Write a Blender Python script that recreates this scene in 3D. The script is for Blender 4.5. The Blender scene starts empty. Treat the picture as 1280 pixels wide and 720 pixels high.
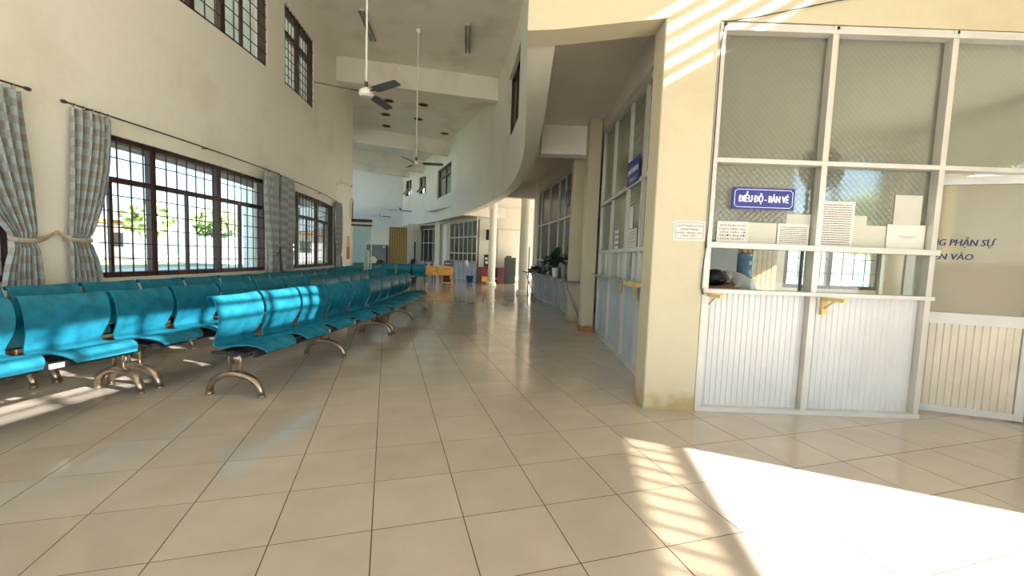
import bpy, bmesh, math, random
from mathutils import Vector, Matrix
random.seed(7)
S = bpy.context.scene
COL = S.collection
sin, cos, pi, asin, hyp = math.sin, math.cos, math.pi, math.asin, math.hypot

# ------------------------------------------------------------------ camera
FPX, PITCH, ROLL, CAMH = 521.14, -0.0735, 0.0363, 1.2
fw = Vector((0, cos(PITCH), sin(PITCH)))
rt = Vector((1, 0, 0))
up = rt.cross(fw)
r2 = rt * cos(ROLL) + up * sin(ROLL)
u2 = -rt * sin(ROLL) + up * cos(ROLL)
cam = bpy.data.cameras.new('camera')
cam.sensor_width = 36.0
cam.lens = FPX / 1280 * 36.0
cam.clip_start, cam.clip_end = 0.05, 400
camo = bpy.data.objects.new('camera', cam)
COL.objects.link(camo)
m = Matrix((r2, u2, -fw)).transposed().to_4x4()
m.translation = (0, 0, CAMH)
camo.matrix_world = m
S.camera = camo

# ------------------------------------------------------------------ light
W = bpy.data.worlds.new('sky')
S.world = W
W.use_nodes = True
nt = W.node_tree
bg = nt.nodes['Background']
sky = nt.nodes.new('ShaderNodeTexSky')
sky.sky_type = 'HOSEK_WILKIE'
sky.turbidity = 3.5
sky.ground_albedo = 0.5
SUN_AZ, SUN_EL = math.radians(22.8), math.radians(30.0)
sdir = Vector((-cos(SUN_AZ) * cos(SUN_EL), sin(SUN_AZ) * cos(SUN_EL), -sin(SUN_EL)))   # the way the light travels
sky.sun_direction = -sdir
nt.links.new(sky.outputs[0], bg.inputs[0])
bg.inputs[1].default_value = 3.2
sun = bpy.data.lights.new('sun', 'SUN')
sun.energy = 8.0
sun.angle = math.radians(0.6)
sun.color = (1.0, 0.965, 0.90)
suno = bpy.data.objects.new('sun', sun)
COL.objects.link(suno)
suno.rotation_euler = sdir.to_track_quat('-Z', 'Y').to_euler()
suno.location = (20, -8, 15)
S.view_settings.view_transform = 'Standard'
S.view_settings.look = 'None'
S.view_settings.gamma = 1.0
S.view_settings.use_curve_mapping = False
S.view_settings.exposure = 2.25
S.cycles.use_denoising = True
S.cycles.max_bounces = 10
S.cycles.diffuse_bounces = 8
S.cycles.transparent_max_bounces = 16
S.cycles.sample_clamp_indirect = 6.0
S.cycles.caustics_reflective = False
S.cycles.caustics_refractive = False


def portal(name, centre, normal, sx, sz):
    """sky portal in an opening of the building (guides sampling, gives off no light of its own)"""
    L = bpy.data.lights.new(name, 'AREA')
    L.shape = 'RECTANGLE'
    L.size, L.size_y = sx, sz
    L.cycles.is_portal = True
    o = bpy.data.objects.new(name, L)
    COL.objects.link(o)
    o.location = centre
    o.rotation_euler = Vector(normal).to_track_quat('-Z', 'Z').to_euler()


portal('sky_portal', (-0.6, -4.45, 1.95), (0, 1, 0), 9.6, 3.9)
portal('sky_portal', (-8.0, 20.0, 1.6), (0.81, -0.58, 0), 10.5, 2.7)
portal('sky_portal', (-8.4, 20.4, 4.85), (0.80, -0.6, 0), 10.0, 2.7)
portal('sky_portal', (-5.0, 9.1, 5.2), (1, -0.1, 0), 1.6, 1.6)
portal('sky_portal', (-4.75, 6.1, 1.6), (1, 0, 0), 3.2, 1.7)
portal('sky_portal', (-4.95, 10.2, 1.6), (1, -0.14, 0), 3.4, 1.7)
portal('sky_portal', (-4.75, 6.1, 5.2), (1, 0, 0), 3.2, 1.6)
portal('sky_portal', (-4.8, 2.2, 1.6), (1, 0, 0), 3.2, 1.7)
portal('sky_portal', (6.3, 16.2, 1.5), (-1, 0, 0), 6.0, 3.0)

# ------------------------------------------------------------------ materials


def _new(name):
    M = bpy.data.materials.new(name)
    M.use_nodes = True
    n = M.node_tree
    return M, n, n.nodes['Principled BSDF']


def pm(name, c, rough=0.5, metal=0.0, var=0.08, scale=3.0, bump=0.0, bscale=40.0, coat=0.0, spec=0.5, emit=None, alt=None):
    """procedural material: two noise-blended tones of one colour, with optional fine relief"""
    M, n, b = _new(name)
    L = n.links.new
    tc = n.nodes.new('ShaderNodeTexCoord')
    no = n.nodes.new('ShaderNodeTexNoise')
    no.inputs['Scale'].default_value = scale
    no.inputs['Detail'].default_value = 5
    L(tc.outputs['Object'], no.inputs['Vector'])
    mx = n.nodes.new('ShaderNodeMix')
    mx.data_type = 'RGBA'
    a = alt or [max(0, v * (1 - 2 * var)) for v in c]
    mx.inputs[6].default_value = (*a, 1)
    mx.inputs[7].default_value = (*[min(1, v * (1 + var)) for v in c], 1)
    rp = n.nodes.new('ShaderNodeMapRange')
    rp.inputs[1].default_value, rp.inputs[2].default_value = 0.3, 0.6
    L(no.outputs[0], rp.inputs[0])
    L(rp.outputs[0], mx.inputs[0])
    L(mx.outputs[2], b.inputs['Base Color'])
    b.inputs['Roughness'].default_value = rough
    b.inputs['Metallic'].default_value = metal
    b.inputs['Specular IOR Level'].default_value = spec
    b.inputs['Coat Weight'].default_value = coat
    b.inputs['Coat Roughness'].default_value = 0.15
    if bump:
        n2 = n.nodes.new('ShaderNodeTexNoise')
        n2.inputs['Scale'].default_value = bscale
        L(tc.outputs['Object'], n2.inputs['Vector'])
        bp = n.nodes.new('ShaderNodeBump')
        bp.inputs['Strength'].default_value = bump
        bp.inputs['Distance'].default_value = 0.01
        L(n2.outputs[0], bp.inputs['Height'])
        L(bp.outputs[0], b.inputs['Normal'])
    return M


def schlick(n, f0=0.04, normal=None):
    """two-sided mirror share of a thin pane: f0 head-on, rising towards grazing"""
    w = n.nodes.new('ShaderNodeLayerWeight'); w.inputs[0].default_value = 0.5
    if normal: n.links.new(normal, w.inputs['Normal'])
    p = n.nodes.new('ShaderNodeMath'); p.operation = 'POWER'; p.inputs[1].default_value = 5.0
    n.links.new(w.outputs['Facing'], p.inputs[0])
    a = n.nodes.new('ShaderNodeMath'); a.operation = 'MULTIPLY_ADD'; a.inputs[1].default_value = 1 - f0; a.inputs[2].default_value = f0
    n.links.new(p.outputs[0], a.inputs[0])
    return a


def glass_clear(name, tint=(0.95, 0.98, 0.97)):
    M, n, b = _new(name)
    n.nodes.remove(b)
    t = n.nodes.new('ShaderNodeBsdfTransparent')
    t.inputs[0].default_value = (*tint, 1)
    g = n.nodes.new('ShaderNodeBsdfGlossy')
    g.inputs['Roughness'].default_value = 0.02
    mx = n.nodes.new('ShaderNodeMixShader')
    L = n.links.new
    f = schlick(n)
    L(f.outputs[0], mx.inputs[0])
    L(t.outputs[0], mx.inputs[1])
    L(g.outputs[0], mx.inputs[2])
    L(mx.outputs[0], n.nodes['Material Output'].inputs[0])
    return M


def glass_pattern(name, c, tint, body=0.25, lattice=40.0, strength=0.3):
    """rolled obscure glass: a diamond lattice in relief, half body colour, half blurred transmission, glossy skin"""
    M, n, b = _new(name)
    L = n.links.new
    n.nodes.remove(b)
    tc = n.nodes.new('ShaderNodeTexCoord')
    mp = n.nodes.new('ShaderNodeMapping')
    mp.inputs['Rotation'].default_value = (0, 0, 0)
    L(tc.outputs['Object'], mp.inputs[0])
    sx = n.nodes.new('ShaderNodeSeparateXYZ')
    L(mp.outputs[0], sx.inputs[0])
    hs = []
    for k in (0, 2):
        mu = n.nodes.new('ShaderNodeMath'); mu.operation = 'MULTIPLY'; mu.inputs[1].default_value = lattice * 2 * pi / 2
        L(sx.outputs[k], mu.inputs[0])
        si = n.nodes.new('ShaderNodeMath'); si.operation = 'SINE'
        L(mu.outputs[0], si.inputs[0])
        hs.append(si)
    ad = n.nodes.new('ShaderNodeMath'); ad.operation = 'MULTIPLY'
    L(hs[0].outputs[0], ad.inputs[0]); L(hs[1].outputs[0], ad.inputs[1])
    bp = n.nodes.new('ShaderNodeBump')
    bp.inputs['Strength'].default_value = strength
    bp.inputs['Distance'].default_value = 0.004
    L(ad.outputs[0], bp.inputs['Height'])
    d = n.nodes.new('ShaderNodeBsdfDiffuse'); d.inputs[0].default_value = (*c, 1)
    r = n.nodes.new('ShaderNodeBsdfRefraction'); r.inputs[0].default_value = (*tint, 1)
    r.inputs['Roughness'].default_value = 0.21; r.inputs['IOR'].default_value = 1.12
    tr = n.nodes.new('ShaderNodeBsdfTranslucent'); tr.inputs[0].default_value = (*tint, 1)
    m1 = n.nodes.new('ShaderNodeMixShader'); m1.inputs[0].default_value = body
    m0 = n.nodes.new('ShaderNodeMixShader'); m0.inputs[0].default_value = 0.2
    L(r.outputs[0], m0.inputs[1]); L(tr.outputs[0], m0.inputs[2])
    L(m0.outputs[0], m1.inputs[1]); L(d.outputs[0], m1.inputs[2])
    g = n.nodes.new('ShaderNodeBsdfGlossy'); g.inputs['Roughness'].default_value = 0.18
    f = schlick(n, 0.05, bp.outputs[0])
    m2 = n.nodes.new('ShaderNodeMixShader')
    for q in (d, r, g):
        L(bp.outputs[0], q.inputs['Normal'])
    L(f.outputs[0], m2.inputs[0]); L(m1.outputs[0], m2.inputs[1]); L(g.outputs[0], m2.inputs[2])
    L(m2.outputs[0], n.nodes['Material Output'].inputs[0])
    return M


def wall_paint(name, c, stain, rough=0.6, low=0.0):
    """painted plaster; a second colour for old damp stains (large soft patches) and scuffs"""
    M, n, b = _new(name)
    L = n.links.new
    tc = n.nodes.new('ShaderNodeTexCoord')
    n1 = n.nodes.new('ShaderNodeTexNoise'); n1.inputs['Scale'].default_value = 0.9; n1.inputs['Detail'].default_value = 6
    L(tc.outputs['Object'], n1.inputs['Vector'])
    r1 = n.nodes.new('ShaderNodeMapRange'); r1.inputs[1].default_value, r1.inputs[2].default_value = 0.52, 0.82
    L(n1.outputs[0], r1.inputs[0])
    fac = r1.outputs[0]
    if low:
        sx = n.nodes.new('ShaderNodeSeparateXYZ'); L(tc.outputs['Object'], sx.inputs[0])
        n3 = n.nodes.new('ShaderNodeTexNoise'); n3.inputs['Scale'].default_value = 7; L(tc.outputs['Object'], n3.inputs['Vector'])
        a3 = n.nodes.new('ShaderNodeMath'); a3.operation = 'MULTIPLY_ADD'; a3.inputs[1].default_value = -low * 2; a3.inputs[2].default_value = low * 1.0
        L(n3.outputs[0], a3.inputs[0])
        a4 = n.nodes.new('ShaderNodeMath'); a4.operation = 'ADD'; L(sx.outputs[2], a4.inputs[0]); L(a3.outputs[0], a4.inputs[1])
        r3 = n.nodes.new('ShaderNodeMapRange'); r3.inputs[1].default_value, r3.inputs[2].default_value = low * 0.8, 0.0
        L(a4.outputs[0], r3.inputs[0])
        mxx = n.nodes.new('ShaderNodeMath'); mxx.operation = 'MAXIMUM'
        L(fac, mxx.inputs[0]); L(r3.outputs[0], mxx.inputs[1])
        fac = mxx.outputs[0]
    mx = n.nodes.new('ShaderNodeMix'); mx.data_type = 'RGBA'
    mx.inputs[6].default_value = (*c, 1); mx.inputs[7].default_value = (*stain, 1)
    L(fac, mx.inputs[0])
    n2 = n.nodes.new('ShaderNodeTexNoise'); n2.inputs['Scale'].default_value = 14; n2.inputs['Detail'].default_value = 4
    L(tc.outputs['Object'], n2.inputs['Vector'])
    hs = n.nodes.new('ShaderNodeHueSaturation')
    r2_ = n.nodes.new('ShaderNodeMapRange'); r2_.inputs[3].default_value, r2_.inputs[4].default_value = 0.95, 1.05
    L(n2.outputs[0], r2_.inputs[0]); L(r2_.outputs[0], hs.inputs['Value']); L(mx.outputs[2], hs.inputs['Color'])
    L(hs.outputs[0], b.inputs['Base Color'])
    b.inputs['Roughness'].default_value = rough
    bp = n.nodes.new('ShaderNodeBump'); bp.inputs['Strength'].default_value = 0.08; bp.inputs['Distance'].default_value = 0.01
    L(n2.outputs[0], bp.inputs['Height']); L(bp.outputs[0], b.inputs['Normal'])
    return M


def tile_mat():
    M, n, b = _new('glazed_floor_tile')
    L = n.links.new
    tc = n.nodes.new('ShaderNodeTexCoord')
    ge = n.nodes.new('ShaderNodeNewGeometry')
    oi = n.nodes.new('ShaderNodeObjectInfo')
    n1 = n.nodes.new('ShaderNodeTexNoise'); n1.inputs['Scale'].default_value = 3.5; n1.inputs['Detail'].default_value = 6
    L(ge.outputs['Position'], n1.inputs['Vector'])
    n2 = n.nodes.new('ShaderNodeTexNoise'); n2.inputs['Scale'].default_value = 90; n2.inputs['Detail'].default_value = 2
    L(ge.outputs['Position'], n2.inputs['Vector'])
    mx = n.nodes.new('ShaderNodeMix'); mx.data_type = 'RGBA'
    mx.inputs[6].default_value = (0.385, 0.328, 0.272, 1); mx.inputs[7].default_value = (0.495, 0.436, 0.375, 1)
    L(n1.outputs[0], mx.inputs[0])
    ad = n.nodes.new('ShaderNodeMath'); ad.operation = 'ADD'
    L(oi.outputs['Random'], ad.inputs[0]); L(ge.outputs['Random Per Island'], ad.inputs[1])
    fr = n.nodes.new('ShaderNodeMath'); fr.operation = 'FRACT'; L(ad.outputs[0], fr.inputs[0])
    a2 = n.nodes.new('ShaderNodeMapRange'); a2.inputs[3].default_value, a2.inputs[4].default_value = 0.95, 1.05
    L(fr.outputs[0], a2.inputs[0])
    a3 = n.nodes.new('ShaderNodeMapRange'); a3.inputs[3].default_value, a3.inputs[4].default_value = -0.05, 0.05
    L(n2.outputs[0], a3.inputs[0])
    a4 = n.nodes.new('ShaderNodeMath'); a4.operation = 'ADD'; L(a2.outputs[0], a4.inputs[0]); L(a3.outputs[0], a4.inputs[1])
    hs = n.nodes.new('ShaderNodeHueSaturation'); L(a4.outputs[0], hs.inputs['Value']); L(mx.outputs[2], hs.inputs['Color'])
    L(hs.outputs[0], b.inputs['Base Color'])
    rr = n.nodes.new('ShaderNodeMapRange'); rr.inputs[3].default_value, rr.inputs[4].default_value = 0.05, 0.20
    L(n1.outputs[0], rr.inputs[0]); L(rr.outputs[0], b.inputs['Roughness'])
    b.inputs['Specular IOR Level'].default_value = 0.6
    return M


def fabric_check(name, c1, c2, sz):
    M, n, b = _new(name)
    L = n.links.new
    uv = n.nodes.new('ShaderNodeUVMap')
    ck = n.nodes.new('ShaderNodeTexChecker'); ck.inputs['Scale'].default_value = 1.0 / sz
    ck.inputs[1].default_value = (*c1, 1); ck.inputs[2].default_value = (*c2, 1)
    L(uv.outputs[0], ck.inputs[0])
    no = n.nodes.new('ShaderNodeTexNoise'); no.inputs['Scale'].default_value = 60
    hs = n.nodes.new('ShaderNodeHueSaturation')
    mr = n.nodes.new('ShaderNodeMapRange'); mr.inputs[3].default_value, mr.inputs[4].default_value = 0.8, 1.15
    L(no.outputs[0], mr.inputs[0]); L(mr.outputs[0], hs.inputs['Value']); L(ck.outputs[0], hs.inputs['Color'])
    L(hs.outputs[0], b.inputs['Base Color'])
    b.inputs['Roughness'].default_value = 0.8
    b.inputs['Sheen Weight'].default_value = 0.2
    return M


MT = dict(
    cream=wall_paint('cream_wall_paint', (0.80, 0.775, 0.685), (0.68, 0.64, 0.52)),
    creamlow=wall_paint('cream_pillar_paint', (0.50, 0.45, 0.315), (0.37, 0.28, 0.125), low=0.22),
    cream_white=wall_paint('pale_wall_paint', (0.72, 0.70, 0.61), (0.62, 0.59, 0.47)),
    far_wall=wall_paint('pale_blue_white_paint', (0.70, 0.72, 0.70), (0.62, 0.64, 0.62)),
    ceil=wall_paint('old_ceiling_paint', (0.84, 0.805, 0.71), (0.62, 0.57, 0.46)),
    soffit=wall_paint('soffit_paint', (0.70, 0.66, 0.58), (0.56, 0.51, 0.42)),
    tile=tile_mat(),
    grout=pm('dark_grout', (0.10, 0.055, 0.025), 0.9, bump=0.3),
    teal=pm('teal_enamelled_steel', (0.014, 0.172, 0.262), 0.36, 0.05, var=0.15, scale=9, spec=0.22),
    bronze=pm('bronze_chrome', (0.36, 0.28, 0.20), 0.28, 0.9, var=0.15, scale=20),
    black=pm('black_paint', (0.015, 0.016, 0.018), 0.45),
    brown=pm('dark_brown_frame', (0.055, 0.024, 0.017), 0.4, var=0.15),
    iron=pm('dark_iron_bar', (0.04, 0.018, 0.015), 0.45),
    alu=pm('aluminium_profile', (0.56, 0.54, 0.48), 0.38, 0.35, var=0.05),
    alu_w=pm('pale_aluminium', (0.54, 0.53, 0.495), 0.42, 0.15, var=0.04),
    panel=pm('white_ribbed_panel', (0.57, 0.57, 0.565), 0.33, 0.1, var=0.03),
    panel_t=pm('tan_ribbed_panel', (0.56, 0.50, 0.40), 0.35, 0.1, var=0.06),
    panel_b=pm('pale_blue_grey_panel', (0.38, 0.44, 0.49), 0.35, 0.05, var=0.05),
    white=pm('white_enamel', (0.78, 0.77, 0.72), 0.4, var=0.04),
    paper=pm('white_paper', (0.66, 0.63, 0.59), 0.8, var=0.03),
    paper2=pm('aged_paper', (0.52, 0.515, 0.44), 0.8, var=0.05),
    ink=pm('dark_ink', (0.06, 0.055, 0.07), 0.7),
    blue=pm('blue_enamel_sign', (0.012, 0.018, 0.22), 0.35, var=0.05),
    letter=pm('white_sign_lettering', (0.85, 0.85, 0.85), 0.5, var=0.02),
    navy=pm('navy_vinyl', (0.015, 0.018, 0.09), 0.5),
    brownskirt=pm('brown_skirting', (0.30, 0.13, 0.035), 0.4, var=0.2),
    wood=pm('yellow_wood', (0.62, 0.33, 0.075), 0.4, var=0.15, scale=6),
    plank=pm('bare_timber', (0.62, 0.46, 0.18), 0.55, var=0.15, scale=12),
    slat=pm('timber_slat', (0.36, 0.23, 0.09), 0.5, var=0.15, scale=8),
    redwood=pm('dark_red_wood', (0.14, 0.012, 0.016), 0.3, var=0.2),
    steel_d=pm('dark_grey_steel', (0.035, 0.042, 0.045), 0.5),
    steel_m=pm('mid_grey_steel', (0.16, 0.17, 0.16), 0.5),
    granite=pm('speckled_granite', (0.26, 0.25, 0.22), 0.15, var=0.5, scale=120),
    blade=pm('grey_fan_blade', (0.10, 0.105, 0.10), 0.4),
    clear=glass_clear('clear_glass'),
    green=glass_clear('greenish_glass', (0.80, 0.90, 0.88)),
    smoke=glass_clear('smoky_glass', (0.62, 0.60, 0.55)),
    obscure=glass_pattern('diamond_obscure_glass', (0.34, 0.33, 0.25), (0.86, 0.90, 0.88)),
    obscure2=glass_pattern('olive_obscure_glass', (0.25, 0.26, 0.17), (0.62, 0.66, 0.55), body=0.6),
    obscure3=glass_pattern('brown_obscure_glass', (0.15, 0.135, 0.075), (0.45, 0.44, 0.32), body=0.6),
    tanglass=glass_pattern('tan_obscure_glass', (0.34, 0.29, 0.19), (0.70, 0.64, 0.48), body=0.6, lattice=60, strength=0.08),
    oliveglass=pm('olive_brown_glass', (0.085, 0.078, 0.045), 0.12, spec=0.6),
    darkglass=pm('dark_window_glass', (0.02, 0.022, 0.02), 0.12, spec=0.6),
    fabric=fabric_check('check_curtain_fabric', (0.34, 0.40, 0.42), (0.29, 0.28, 0.245), 0.075),
    band=pm('beige_tieback', (0.40, 0.35, 0.26), 0.8),
    leaf=pm('dark_green_leaf', (0.02, 0.06, 0.018), 0.45, var=0.4, scale=15),
    leafr=pm('dark_reddish_leaf', (0.045, 0.03, 0.02), 0.5, var=0.5, scale=15),
    tree=pm('sunlit_foliage', (0.36, 0.48, 0.20), 0.7, var=0.4, scale=2.5, bump=0.6, bscale=6),
    bark=pm('bark', (0.16, 0.11, 0.07), 0.9, var=0.3),
    ground=pm('pale_dry_ground', (0.80, 0.75, 0.68), 0.9, var=0.15, scale=0.3),
    lawn=pm('dry_lawn', (0.46, 0.50, 0.26), 0.9, var=0.3, scale=0.5),
    render=pm('white_render', (0.75, 0.74, 0.72), 0.8),
    tealwall=pm('pale_teal_board', (0.20, 0.52, 0.50), 0.6),
    bluepl=pm('blue_plastic', (0.01, 0.05, 0.20), 0.35),
    bottle=pm('blue_water_bottle_plastic', (0.10, 0.20, 0.34), 0.12, spec=0.6),
    skin=pm('brown_skin', (0.28, 0.13, 0.075), 0.5, var=0.08),
    hair=pm('black_hair', (0.008, 0.008, 0.009), 0.5),
    shirt=pm('off_white_shirt', (0.62, 0.60, 0.54), 0.8, var=0.08),
    trouser=pm('dark_trousers', (0.03, 0.03, 0.04), 0.8),
    orange=pm('orange_brown_board', (0.42, 0.12, 0.03), 0.5),
    yellowlab=pm('yellow_label', (0.75, 0.55, 0.08), 0.5),
    hole=pm('dark_hole', (0.03, 0.018, 0.008), 0.8),
)

# worn enamel: a thin constant gloss instead of a strong mirror edge
_n = MT['teal'].node_tree
_b = _n.nodes['Principled BSDF']; _b.inputs['Specular IOR Level'].default_value = 0.0
_g = _n.nodes.new('ShaderNodeBsdfGlossy'); _g.inputs['Roughness'].default_value = 0.22
_m = _n.nodes.new('ShaderNodeMixShader'); _m.inputs[0].default_value = 0.045
_n.links.new(_b.outputs[0], _m.inputs[1]); _n.links.new(_g.outputs[0], _m.inputs[2])
_n.links.new(_m.outputs[0], _n.nodes['Material Output'].inputs[0])

# ------------------------------------------------------------------ helpers


class MB:
    """collects geometry in world (or thing-local) coordinates and links it as ONE mesh object"""
    def __init__(s):
        s.v, s.f, s.mi, s.uv = [], [], [], None

    def add(s, vs, fs, mi=0):
        b = len(s.v)
        s.v += [tuple(p) for p in vs]
        s.f += [tuple(b + i for i in f) for f in fs]
        s.mi += [mi] * len(fs)
        return s

    def box(s, c, d, rz=0.0, mi=0, M=None):
        x, y, z = d[0] / 2, d[1] / 2, d[2] / 2
        vs = [Vector((i * x, j * y, k * z)) for k in (-1, 1) for j in (-1, 1) for i in (-1, 1)]
        R = M or Matrix.Rotation(rz, 3, 'Z')
        vs = [R @ v + Vector(c) for v in vs]
        return s.add(vs, [(0, 2, 3, 1), (4, 5, 7, 6), (0, 1, 5, 4), (2, 6, 7, 3), (0, 4, 6, 2), (1, 3, 7, 5)], mi)

    def map(s, F, u0, u1, w0, w1, v0, v1, nu=1, mi=0):
        """a box in a wall's own (along, out, up) coordinates"""
        vs, fs = [], []
        for i in range(nu + 1):
            u = u0 + (u1 - u0) * i / nu
            vs += [F(u, w0, v0), F(u, w1, v0), F(u, w1, v1), F(u, w0, v1)]
        for i in range(nu):
            a = 4 * i
            for k in range(4):
                fs.append((a + k, a + (k + 1) % 4, a + 4 + (k + 1) % 4, a + 4 + k))
        fs += [(0, 1, 2, 3), tuple(4 * nu + k for k in (3, 2, 1, 0))]
        return s.add(vs, fs, mi)

    def tube(s, pts, r, n=8, mi=0, cap=True, sq=1.0):
        pts = [Vector(p) for p in pts]
        rs = r if isinstance(r, (list, tuple)) else [r] * len(pts)
        vs, fs = [], []
        t0 = (pts[1] - pts[0]).normalized()
        ref = Vector((0, 0, 1)) if abs(t0.z) < 0.9 else Vector((1, 0, 0))
        for i, p in enumerate(pts):
            t = (pts[min(i + 1, len(pts) - 1)] - pts[max(i - 1, 0)]).normalized()
            a = t.cross(ref)
            if a.length < 1e-4:
                a = t.cross(Vector((0, 1, 0)))
            a.normalize()
            b = a.cross(t)
            ref = b
            for k in range(n):
                g = 2 * pi * k / n
                vs.append(p + (a * cos(g) * sq + b * sin(g)) * rs[i])
        for i in range(len(pts) - 1):
            for k in range(n):
                fs.append((i * n + k, i * n + (k + 1) % n, (i + 1) * n + (k + 1) % n, (i + 1) * n + k))
        if cap:
            fs += [tuple(range(n))[::-1], tuple((len(pts) - 1) * n + k for k in range(n))]
        return s.add(vs, fs, mi)

    def lathe(s, prof, c=(0, 0, 0), n=20, mi=0):
        vs, fs = [], []
        for r, z in prof:
            for k in range(n):
                g = 2 * pi * k / n
                vs.append((c[0] + r * cos(g), c[1] + r * sin(g), c[2] + z))
        for i in range(len(prof) - 1):
            for k in range(n):
                fs.append((i * n + k, i * n + (k + 1) % n, (i + 1) * n + (k + 1) % n, (i + 1) * n + k))
        fs += [tuple(range(n))[::-1], tuple((len(prof) - 1) * n + k for k in range(n))]
        return s.add(vs, fs, mi)

    def mesh(s, name, mats, smooth=False, M=None):
        me = bpy.data.meshes.new(name)
        vs = [M @ Vector(p) for p in s.v] if M is not None else s.v
        me.from_pydata(vs, [], s.f)
        for q in (mats if isinstance(mats, (list, tuple)) else [mats]):
            me.materials.append(q)
        bm = bmesh.new(); bm.from_mesh(me)
        for f, i in zip(bm.faces, s.mi):
            f.material_index = i
            f.smooth = smooth
        bmesh.ops.recalc_face_normals(bm, faces=bm.faces)
        bm.to_mesh(me); bm.free()
        if s.uv:
            l = me.uv_layers.new(name='UVMap')
            for lp in me.loops:
                l.data[lp.index].uv = s.uv[lp.vertex_index]
        return me

    def build(s, name, mats, parent=None, smooth=False, local=False):
        """world coordinates are turned into the thing's own, unless local"""
        M = None
        if parent is not None and not local:
            M = MW[parent.name].inverted()
        o = bpy.data.objects.new(name, s.mesh(name, mats, smooth, M))
        COL.objects.link(o)
        if parent is not None:
            o.parent = parent
        MW[o.name] = MW[parent.name] if parent is not None else Matrix()
        if smooth:
            try:
                o.data.set_sharp_from_angle(angle=math.radians(40))
            except Exception:
                pass
        return o


MW = {}


def tag(o, label=None, cat=None, group=None, kind=None):
    if label: o['label'] = label
    if cat: o['category'] = cat
    if group: o['group'] = group
    if kind: o['kind'] = kind
    return o


def thing(name, label, cat, loc=(0, 0, 0), rz=0.0, group=None, kind=None):
    o = bpy.data.objects.new(name, None)
    o.empty_display_size = 0.1
    COL.objects.link(o)
    o.location = loc
    o.rotation_euler = (0, 0, rz)
    MW[o.name] = Matrix.Translation(Vector(loc)) @ Matrix.Rotation(rz, 4, 'Z')
    return tag(o, label, cat, group, kind)


def solo(name, mb, mat, label, cat, group=None, smooth=False, base=None):
    """a thing that is one mesh"""
    if base is None:
        n = len(mb.v)
        base = (sum(p[0] for p in mb.v) / n, sum(p[1] for p in mb.v) / n, min(p[2] for p in mb.v))
    o = bpy.data.objects.new(name, mb.mesh(name, mat, smooth, Matrix.Translation(-Vector(base))))
    COL.objects.link(o)
    o.location = base
    MW[o.name] = Matrix.Translation(Vector(base))
    return tag(o, label, cat, group)


def struct(name, mb, mat, parent=None, smooth=False):
    o = mb.build(name, mat, parent, smooth)
    if parent is None:
        o['kind'] = 'structure'
    return o


def dup(root, loc, rz, label=None, group=None):
    r = root.copy(); COL.objects.link(r)
    r.location = loc; r.rotation_euler = (0, 0, rz)
    if label: r['label'] = label
    if group: r['group'] = group
    for ch in list(root.children):
        c = ch.copy(); COL.objects.link(c); c.parent = r
        for g in list(ch.children):
            d = g.copy(); COL.objects.link(d); d.parent = c
    MW[r.name] = Matrix.Translation(Vector(loc)) @ Matrix.Rotation(rz, 4, 'Z')
    return r


# plan of the building: concentric arcs about CX, CY
CX, CY = -26.6, 6.8
RL, RM, RT = 22.1, 26.72, 27.95      # window wall, upper gallery wall, ticket partitions


def pol(R, a, z=0.0):
    return Vector((CX + R * cos(a), CY + R * sin(a), z))


def ang(R, y):
    return asin((y - CY) / R)


def arcmap(R, sgn):
    """u: metres along the arc, w: metres out of the wall into the hall, v: height"""
    return lambda u, w, v: pol(R + sgn * w, u / R, v)




def LM(u, w, v):
    """the window wall: an arc that flattens a little before it turns out of sight"""
    k = min(1.0, max(0.0, (u - 5.0) / 3.2))
    return pol(RL + w + 0.27 * k * k * (3 - 2 * k), u / RL, v)


T3 = arcmap(RT, -1)
lu = lambda y: RL * ang(RL, y)
tu = lambda y: RT * ang(RT, y)


def linmap(A, B, flip=False):
    A, B = Vector((*A, 0)), Vector((*B, 0))
    d = (B - A).normalized()
    n = Vector((-d.y, d.x, 0)) * (-1 if flip else 1)
    return (lambda u, w, v: A + d * u + n * w + Vector((0, 0, v))), (B - A).length


# gallery wall: arc up to y = 18, straight beyond
def _mz(i):
    y = 3.35 + (18.0 - 3.35) * i / 30
    R = RM + 0.15 * max(0.0, 1 - (y - 3.35) / 3.0) ** 2
    return pol(R, ang(R, y))


mzp = [_mz(i) for i in range(31)]
mzp += [Vector(p) for p in ((-2.65, 18.95, 0), (-4.06, 22.23, 0), (-5.36, 24.75, 0), (-7.21, 27.1, 0))]
mzu = [0.0]
for i in range(1, len(mzp)):
    mzu.append(mzu[-1] + (mzp[i] - mzp[i - 1]).length)
mzn = []
for i in range(len(mzp)):
    t = (mzp[min(i + 1, len(mzp) - 1)] - mzp[max(i - 1, 0)]).normalized()
    mzn.append(Vector((-t.y, t.x, 0)))


def MZ(u, w, v):
    i = 0
    while i < len(mzu) - 2 and mzu[i + 1] < u:
        i += 1
    k = (u - mzu[i]) / (mzu[i + 1] - mzu[i])
    return mzp[i].lerp(mzp[i + 1], k) + mzn[i].lerp(mzn[i + 1], k).normalized() * w + Vector((0, 0, v))


def mu(y):
    for i in range(len(mzp) - 1):
        if mzp[i].y <= y <= mzp[i + 1].y:
            return mzu[i] + (mzu[i + 1] - mzu[i]) * (y - mzp[i].y) / (mzp[i + 1].y - mzp[i].y)
    return mzu[-1]


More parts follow.
